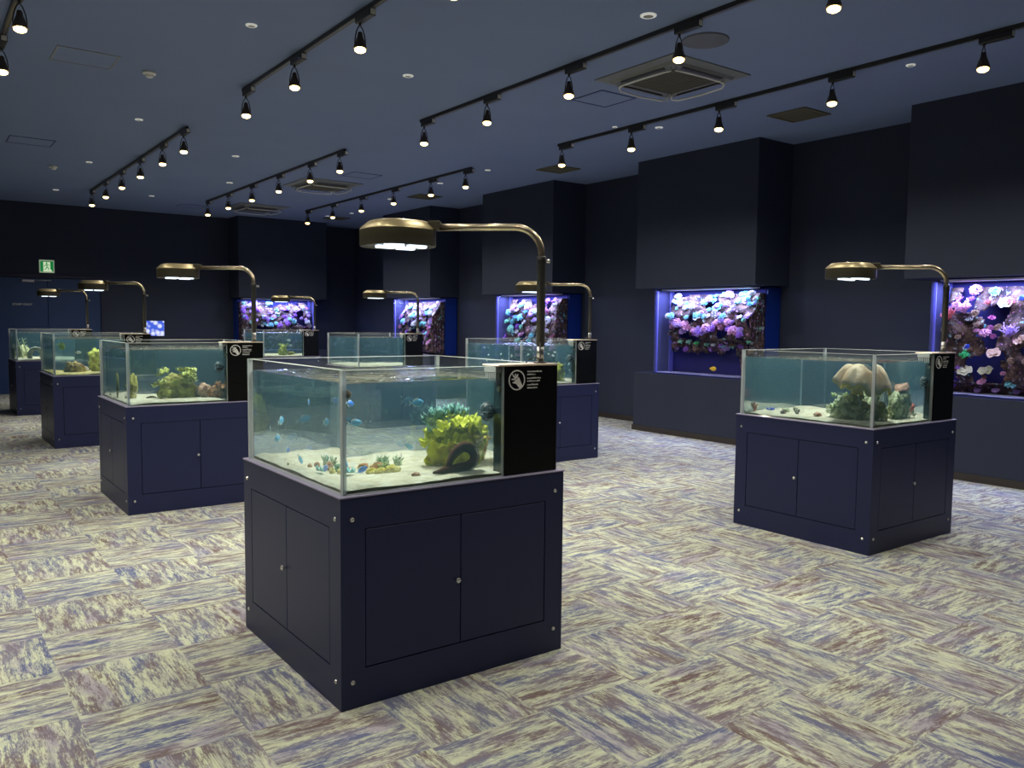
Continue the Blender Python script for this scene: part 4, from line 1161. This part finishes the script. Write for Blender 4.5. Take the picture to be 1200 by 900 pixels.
# ---- tank H
mb = rock_mesh(61, (.10, .09, .17), 8, 3, .4, 3.5); branches(mb, (0, 0, .10), .13, 6, 12, .010, 0, .8, 2)
place(mb, 'branching_coral', mat_two('lime_branch', (.25, .30, .05), (.58, .66, .18), 20), at('H', .47, .30, SZ-.006), 'lime-green branching coral in the last tank of the right row', 'coral')
for px, py, pz, s, lab in [(.60, .35, .30, .09, 'upper'), (.66, .45, .20, .08, 'lower')]:
    fish('white_fish', [M_FS, M_FS, M_EYE], at('H', px, py, pz), s, '%s of the two silver fish in the last right tank' % lab, rot=.4, h=.5)
mb = MB(); mb.ico((0, 0, .03), .05, 3, 0, (1.4, 1, .7), .35, 3, 9)
place(mb, 'stone', cg, at('H', .62, .25, SZ-.004), 'olive stone right of the branching coral in the last right tank', 'stone')

# ------------------------------------------------------------------ wall aquariums
# local frame: s along the width from the near/left end, d into the wall, z up
RZ0, RZ1 = ZB+.012, ZT-.012
RH = RZ1-RZ0
REEFS = [dict(key=1, ax='x', a=2.72, b=4.37, nm='nearest wall aquarium'),
         dict(key=2, ax='x', a=6.67, b=8.29, nm='second wall aquarium'),
         dict(key=3, ax='x', a=10.62, b=12.20, nm='third wall aquarium'),
         dict(key=4, ax='x', a=14.52, b=16.05, nm='fourth wall aquarium'),
         dict(key=5, ax='y', a=6.20, b=7.93, nm='back wall aquarium')]
DEP = .40
def coral_lib():
    lib = {}
    def mk(nm, fn):
        mb = MB(); fn(mb); lib[nm] = mb.mesh(nm, [M_WHITE])
    rr = random.Random(5)
    def frill(mb, sd):
        for k in range(6): ruffle(mb, (random.Random(sd+k).uniform(-.5, .5), random.Random(sd+k+9).uniform(-.5, .5), .2), .55, sd+k, 0, (random.Random(sd*k+1).uniform(-.8, .8), random.Random(sd*k+2).uniform(-.8, .8)), .4, 18, 3, .5, 6)
    mk('frill0', lambda mb: frill(mb, 3)); mk('frill1', lambda mb: frill(mb, 13))
    mk('polyp0', lambda mb: polyps(mb, (0, 0, 0), .8, 1, 34, .26, 0, .8)); mk('polyp1', lambda mb: polyps(mb, (0, 0, 0), .85, 4, 24, .32, 0, .9))
    mk('branch0', lambda mb: branches(mb, (0, 0, -.2), 1.15, 5, 14, .085, 0, .9, 3)); mk('branch1', lambda mb: branches(mb, (0, 0, -.2), 1.15, 15, 18, .07, 0, 1.0, 2))
    def mush(mb):
        mb.lathe([(.25, -.6), (.22, -.1), (.5, .05), (.85, .12), (.95, .28), (.8, .42), (.4, .46), (.001, .40)], 18, cap=False)
    mk('mush', mush)
    def plate(mb):
        ruffle(mb, (0, 0, 0), 1.0, 2, 0, (0, 0), .14, 30, 4, .25, 5); ruffle(mb, (0, 0, .12), .55, 5, 0, (0, 0), .2, 24, 3, .3, 6)
    mk('plate', plate)
    return lib
LIB = coral_lib()
CM = {n: mat_two('coral_'+n, tuple(q*.55 for q in c), c, 30, .35, .65, .7, .5, 50) for n, c in dict(
    cyan=(.30, .85, .95), white=(.90, .92, .95), mint=(.35, .90, .65), lilac=(.62, .40, .95), purple=(.45, .18, .85), pink=(.95, .45, .75), magenta=(.75, .20, .60),
    red=(.80, .20, .22), peach=(.90, .62, .48), cream=(.90, .88, .62), green=(.10, .85, .30), brown=(.28, .16, .12), blue=(.08, .18, .95), tan=(.45, .30, .20)).items()}
def frame_of(R_):
    """returns P(s, d, z) -> world, and the rotation that turns -y (facing out) to the front"""
    if R_['ax'] == 'x':
        return (lambda s, d, z: Vector((XF+d, R_['b']-s, RZ0+z))), -pi/2      # s=0 at the far (left in view) end
    return (lambda s, d, z: Vector((R_['a']+s, YF+d, RZ0+z))), 0.0
ld2 = bpy.data.lights.new('reef_light', 'AREA'); ld2.shape = 'RECTANGLE'; ld2.energy = REEF_W; ld2.color = (.48, .55, 1.0)
KINDNAME = {'frill': 'leaf_coral', 'polyp': 'polyp_coral', 'branch': 'branching_coral', 'mush': 'mushroom_coral', 'plate': 'plate_coral'}
KINDWORD = {'frill': 'leafy coral', 'polyp': 'polyp coral cluster', 'branch': 'branching coral', 'mush': 'mushroom coral', 'plate': 'plate coral'}
for R_ in REEFS:
    P, rz = frame_of(R_); Wd = R_['b']-R_['a']; key = R_['key']
    base = P(0, 0, 0)
    r = thing('wall_aquarium', base, 'tall glass-fronted blue-lit reef tank, the %s' % R_['nm'], 'wall aquarium', 'blue-lit wall aquariums', rotz=rz)
    # local axes of the thing: x = s, y = d
    def bx(s0, s1, d0, d1, z0, z1, name, m, b=None):
        mb = MB().bbox(s0, s1, d0, d1, z0, z1, b) if b else MB().box(s0, s1, d0, d1, z0, z1)
        return mb.build(name, m, r)
    g0 = .020
    bx(.025, Wd-.025, g0, g0+.012, .004, RH-.004, 'front_pane', M_PANE)
    far0, far1 = (0, .022) if R_['ax'] == 'x' else (Wd-.022, Wd)
    bx(0, .022, g0, DEP, .004, RH-.004, 'end_pane', M_PANES if R_['ax'] == 'x' else M_PANE)
    M_GLEAM = mat_clear('reef_edge_gleam', (.6, .6, 1.0), gloss=.5, haze=.55, hazecol=(.42, .42, 1.0)) if key == 1 else M_GLEAM  # added violet strips paint the gleam along the end pane's edges
    for p0_, p1_ in ((.036, .052), (.30, .375)):
        bx(far0+(.024 if far0 == 0 else -.020), far1+(.020 if far0 == 0 else -.024), p0_, p1_, .006, RH-.03, 'edge_gleam', M_GLEAM)
    bx(Wd-.022, Wd, g0, DEP, .004, RH-.004, 'end_pane', M_PANE if R_['ax'] == 'x' else M_PANES)
    bx(0, Wd, DEP+.002, DEP+.27, .004, RH-.004, 'rear_housing', M_BLUELIT)
    bx(.024, Wd-.024, DEP-.012, DEP, .004, RH-.004, 'backdrop', M_REEFBG)
    bx(0, Wd, g0-.014, DEP+.27, -.010, .003, 'bottom_rail', mat('reef_rail_navy', (.012, .016, .10), .4))
    bx(.05, Wd-.05, .10, .30, RH-.022, RH-.004, 'light_bar', M_WHITE)
    lo = bpy.data.objects.new('reef_light', ld2); COL.objects.link(lo); lo.parent = r
    lo.location = (Wd/2, .13, RH-.030); ld2.size = 1.45; ld2.size_y = .18
    # reef wall: a lumpy displaced sheet against the backdrop, closed behind
    nx, nz_ = 70, 50; vs = []; sd = key*7.3
    lowcut = {1: .10, 2: .40, 3: .14, 4: .04, 5: .20}[key]
    def prof(s, z):
        t = z/RH
        d = .17+.09*max(0, ((s if R_['ax'] == 'x' else Wd-s)-Wd+.45)/.45)+.10*noise.noise(Vector((s*2.4+sd, z*2.4, sd)))+.06*noise.noise(Vector((s*7+sd, z*7, 2)))+.025*noise.noise(Vector((s*19, z*19, sd)))
        d += .07*max(0, .5-abs(t-.45))
        if t < lowcut: d *= max(.05, (t/lowcut)**2*.6+.1)
        d *= 1-.55*max(0, t-.70)/.22
        e = s/.10 if R_['ax'] == 'x' else (Wd-s)/.10
        return max(.015, d*min(1, max(.15, e)))
    for j in range(nz_+1):
        for i in range(nx+1):
            s = .03+(Wd-.06)*i/nx; z = .01+(RH-.09)*j/nz_
            vs.append((s, DEP-.016-prof(s, z), z))
    fs = [(j*(nx+1)+i, j*(nx+1)+i+1, (j+1)*(nx+1)+i+1, (j+1)*(nx+1)+i) for j in range(nz_) for i in range(nx)
          if noise.noise(Vector((i*.10+sd, j*.13, 9.1+sd)))+.25*((i/nx if R_['ax'] == 'x' else 1-i/nx)-.6) > (-.24 if key != 2 or j/nz_ > .42 else -.34) or (key != 2 and j/nz_ < lowcut*.8)]
    if key == 2: fs = [f for f in fs if vs[f[0]][2]/RH > .25+.05*noise.noise(Vector((f[0] % (nx+1)*.16, 3, 3))) or f[0] % (nx+1) > nx-16]
    mb = MB().add(vs, fs, 0, True)
    ie = nx if R_['ax'] == 'x' else 0
    q0 = [vs[j*(nx+1)+ie] for j in range(nz_+1)]
    for u_ in range(5):
        A_ = [(p[0]+(.012 if ie else -.012)*noise.noise(Vector((p[2]*9, u_, 1))), p[1]+(DEP-.016-p[1])*u_/5, p[2]) for p in q0]
        B_ = [(p[0]+(.012 if ie else -.012)*noise.noise(Vector((p[2]*9, u_+1, 1))), p[1]+(DEP-.016-p[1])*(u_+1)/5, p[2]) for p in q0]
        mb.add(A_+B_, [(j, j+1, nz_+1+j+1, nz_+1+j) for j in range(nz_)], 0, True)
    o = mb.build('reef_rock', M_REEFROCK); o.location = base; o.rotation_euler = (0, 0, rz)
    tag(o, 'brown living-rock wall inside the %s' % R_['nm'], 'rock', 'rock walls inside the wall aquariums')
    so = o.modifiers.new('solid', 'SOLIDIFY'); so.thickness = .01; so.offset = -1
    # flat pale substrate
    nn = 24; vs = [(.025+(Wd-.05)*i/nn, .036+(DEP-.055)*j/6, .012+.006*noise.noise(Vector((i*.5, j*.8, sd)))) for j in range(7) for i in range(nn+1)]
    mb = MB().add(vs, [(j*(nn+1)+i, j*(nn+1)+i+1, (j+1)*(nn+1)+i+1, (j+1)*(nn+1)+i) for j in range(6) for i in range(nn)], 0, True)
    o = mb.build('substrate', mat('reef_sand', (.30, .30, .45), .9, noisy=.4, nscale=40)); o.location = base; o.rotation_euler = (0, 0, rz)
    tag(o, 'thin layer of sand on the floor of the %s' % R_['nm'], 'sand', None, 'stuff')
    Minv = Matrix.Rotation(rz, 4, 'Z'); rr = random.Random(100+key)
    def coral(kind, colr, s, z, size, label=None, d=None, grp=True, tilt=None):
        me = LIB[kind]; nmk = kind.rstrip('0123456789')
        o = bpy.data.objects.new(KINDNAME[nmk], me); COL.objects.link(o)
        size *= SC
        dd = d if d is not None else DEP-.016-prof(s, z)-size*.25
        dd = max(.036+size*.9, dd)
        o.location = base+(Minv @ Vector((s, dd, z)))
        tl = tilt if tilt is not None else rr.uniform(.5, 1.1)
        o.rotation_euler = (tl, 0, 0)
        o.rotation_euler = (Matrix.Rotation(rz, 3, 'Z') @ Matrix.Rotation(tl, 3, 'X') @ Matrix.Rotation(rr.uniform(0, 6.28), 3, 'Z')).to_euler()
        o.scale = (size,)*3
        setmat(o, CM[colr])
        if label: tag(o, label, 'coral')
        else: tag(o, '%s %s on the rock of the %s' % (colr, KINDWORD[nmk], R_['nm']), 'coral', '%s %ss of the %s' % (colr, KINDWORD[nmk], R_['nm']))
        return o
    SC = {1: 1.15, 2: 1.25, 3: 1.2, 4: 1.2, 5: 1.2}[key]
    if key == 2:
        for k in range(64):
            s = rr.uniform(.06, Wd-.04); z = rr.uniform(.74, 1.10)
            coral(rr.choice(['frill0', 'polyp0', 'plate', 'polyp1', 'frill1']), rr.choice(['cyan', 'white', 'mint', 'white', 'lilac', 'cyan']), s, z, rr.uniform(.024, .046))
        for k in range(34):
            s = rr.uniform(.10, Wd-.05); z = .62+.07*sin(s*7)+rr.uniform(-.07, .07)
            coral(rr.choice(['polyp0', 'frill0', 'polyp1']), rr.choice(['pink', 'lilac', 'lilac', 'purple', 'pink']), s, z, rr.uniform(.036, .062))
        for k in range(7):
            coral('mush', ['mint', 'mint', 'green', 'mint', 'white', 'cyan', 'mint'][k], .28+k*.15, .44-.008*k+rr.uniform(-.01, .01), .040, 'pale %s mushroom coral, %s of the row in the %s' % (['mint', 'mint', 'green', 'mint', 'white', 'cyan', 'mint'][k], ['first', 'second', 'third', 'fourth', 'fifth', 'sixth', 'seventh'][k], R_['nm']), tilt=.5)
        for k in range(18):
            coral(rr.choice(['frill0', 'branch0', 'polyp0']), rr.choice(['purple', 'lilac', 'tan', 'brown', 'lilac']), rr.uniform(.08, Wd-.1), rr.uniform(.33, .42), rr.uniform(.03, .05))
        for k in range(34):
            coral(rr.choice(['frill0', 'polyp0', 'frill1']), rr.choice(['cyan', 'white', 'mint', 'pink', 'lilac', 'white']), Wd-.045, rr.uniform(.45, 1.08), rr.uniform(.022, .036), d=rr.uniform(.12, .36))
        q = base+(Minv @ Vector((.98, .12, .10)))
        fish('yellow_tang', [M_FY, mat('tang_black', (.03, .02, .01), .5), M_EYE], q, .13, 'yellow fish low in the second wall aquarium', rot=rz+.1, h=.48)
    elif key == 1:
        SP = [ # kind, colour, s, z, size, label; s measured from the far end
            ('plate', 'white', .63, .93, .060, 'white-green plate coral high in the nearest wall aquarium'),
            ('polyp0', 'pink', .30, 1.07, .060, 'pink polyp coral at the top left of the nearest wall aquarium'),
            ('frill0', 'cyan', .50, 1.03, .060, 'pale cyan leafy coral at the top of the nearest wall aquarium'),
            ('branch0', 'pink', .26, .86, .100, 'pink branching coral at the left of the nearest wall aquarium'),
            ('branch1', 'red', .13, .78, .085, 'red branching coral left of the pink branching coral'),
            ('frill1', 'white', .30, .76, .040, 'white leafy coral under the pink branching coral'),
            ('polyp0', 'pink', .46, .63, .055, 'pink polyp coral in the middle of the nearest wall aquarium'),
            ('branch0', 'lilac', .70, .62, .080, 'lilac branching coral in the middle of the nearest wall aquarium'),
            ('frill0', 'peach', .82, .55, .060, 'peach leafy coral right of the middle of the nearest wall aquarium'),
            ('plate', 'peach', .56, .43, .060, 'peach disc coral in the middle of the nearest wall aquarium'),
            ('frill1', 'green', .30, .40, .050, 'bright green leafy coral under the blue fish'),
            ('plate', 'cream', .30, .24, .062, 'left of the two cream disc corals in the nearest wall aquarium'),
            ('plate', 'cream', .46, .245, .062, 'right of the two cream disc corals in the nearest wall aquarium'),
            ('mush', 'purple', .10, .08, .045, 'purple mushroom coral at the lower left of the nearest wall aquarium'),
            ('mush', 'lilac', .34, .04, .034, 'small lilac mushroom coral low in the nearest wall aquarium'),
            ('mush', 'pink', .43, .13, .036, 'pink mushroom coral above the low mushroom row'),
            ('mush', 'lilac', .52, .05, .038, 'lilac mushroom coral in the middle of the low mushroom row'),
            ('polyp1', 'cyan', .70, .12, .045, 'pale cyan polyp coral above the low mushroom row'),
            ('mush', 'lilac', .72, .05, .036, 'lilac mushroom coral right in the low mushroom row'),
            ('mush', 'lilac', .95, .06, .040, 'rightmost lilac mushroom coral of the low row'),
            ('polyp0', 'pink', .98, 1.0, .100, 'large pink polyp coral at the top right of the nearest wall aquarium'),
            ('polyp1', 'magenta', .98, .80, .090, 'magenta polyp coral below the large pink one'),
            ('frill0', 'blue', .78, .97, .045, 'blue leafy coral beside the large pink polyp coral'),
            ('frill1', 'blue', .40, .60, .040, 'blue leafy coral left of the middle of the nearest wall aquarium')]
        for kd, cl, s, z, sz, lb in SP: coral(kd, cl, s+.02, z, sz, lb)
        for k in range(46):
            coral(rr.choice(['branch1', 'frill0', 'polyp0']), rr.choice(['brown', 'tan', 'brown', 'purple', 'red', 'pink', 'magenta']), rr.uniform(.06, 1.3), rr.uniform(.12, .98), rr.uniform(.025, .045))
        for k in range(14):
            coral(rr.choice(['polyp0', 'branch0', 'frill1']), rr.choice(['pink', 'lilac', 'cyan', 'cream']), rr.uniform(1.1, Wd-.1), rr.uniform(.05, 1.0), rr.uniform(.045, .08))
        q = base+(Minv @ Vector((.34, .10, .49)))
        fish('blue_tang', [M_FDB, mat('tang_tail', (.7, .7, .9), .5), M_EYE], q, .085, 'deep blue fish above the bright green coral in the nearest wall aquarium', rot=rz-.3, tiltz=-.4, h=.55)
    else:
        es_ = (Wd-.045) if R_['ax'] == 'x' else .05
        for k in range(16):
            coral(rr.choice(['frill0', 'polyp0', 'frill1']), rr.choice(['cyan', 'white', 'mint', 'pink', 'lilac', 'white']), es_, rr.uniform(.3, 1.08), rr.uniform(.022, .036), d=rr.uniform(.10, .36))
        cnt = {3: 84, 4: 74, 5: 64}[key]
        pal = {3: ['cyan', 'white', 'mint', 'lilac', 'pink', 'purple', 'white', 'cyan'], 4: ['cyan', 'white', 'lilac', 'pink', 'purple', 'cyan'], 5: ['cyan', 'lilac', 'purple', 'white', 'mint', 'purple', 'lilac']}[key]
        for k in range(cnt):
            s = rr.uniform(.06, Wd-.06); z = rr.uniform(.55, 1.08) if (k % 3 or key == 5) else rr.uniform(.10, .55)
            coral(rr.choice(['frill0', 'polyp0', 'plate', 'polyp1', 'branch0', 'frill1']), rr.choice(pal) if z > .3 else rr.choice(['brown', 'lilac', 'tan', 'pink']), s, z, rr.uniform(.030, .064))
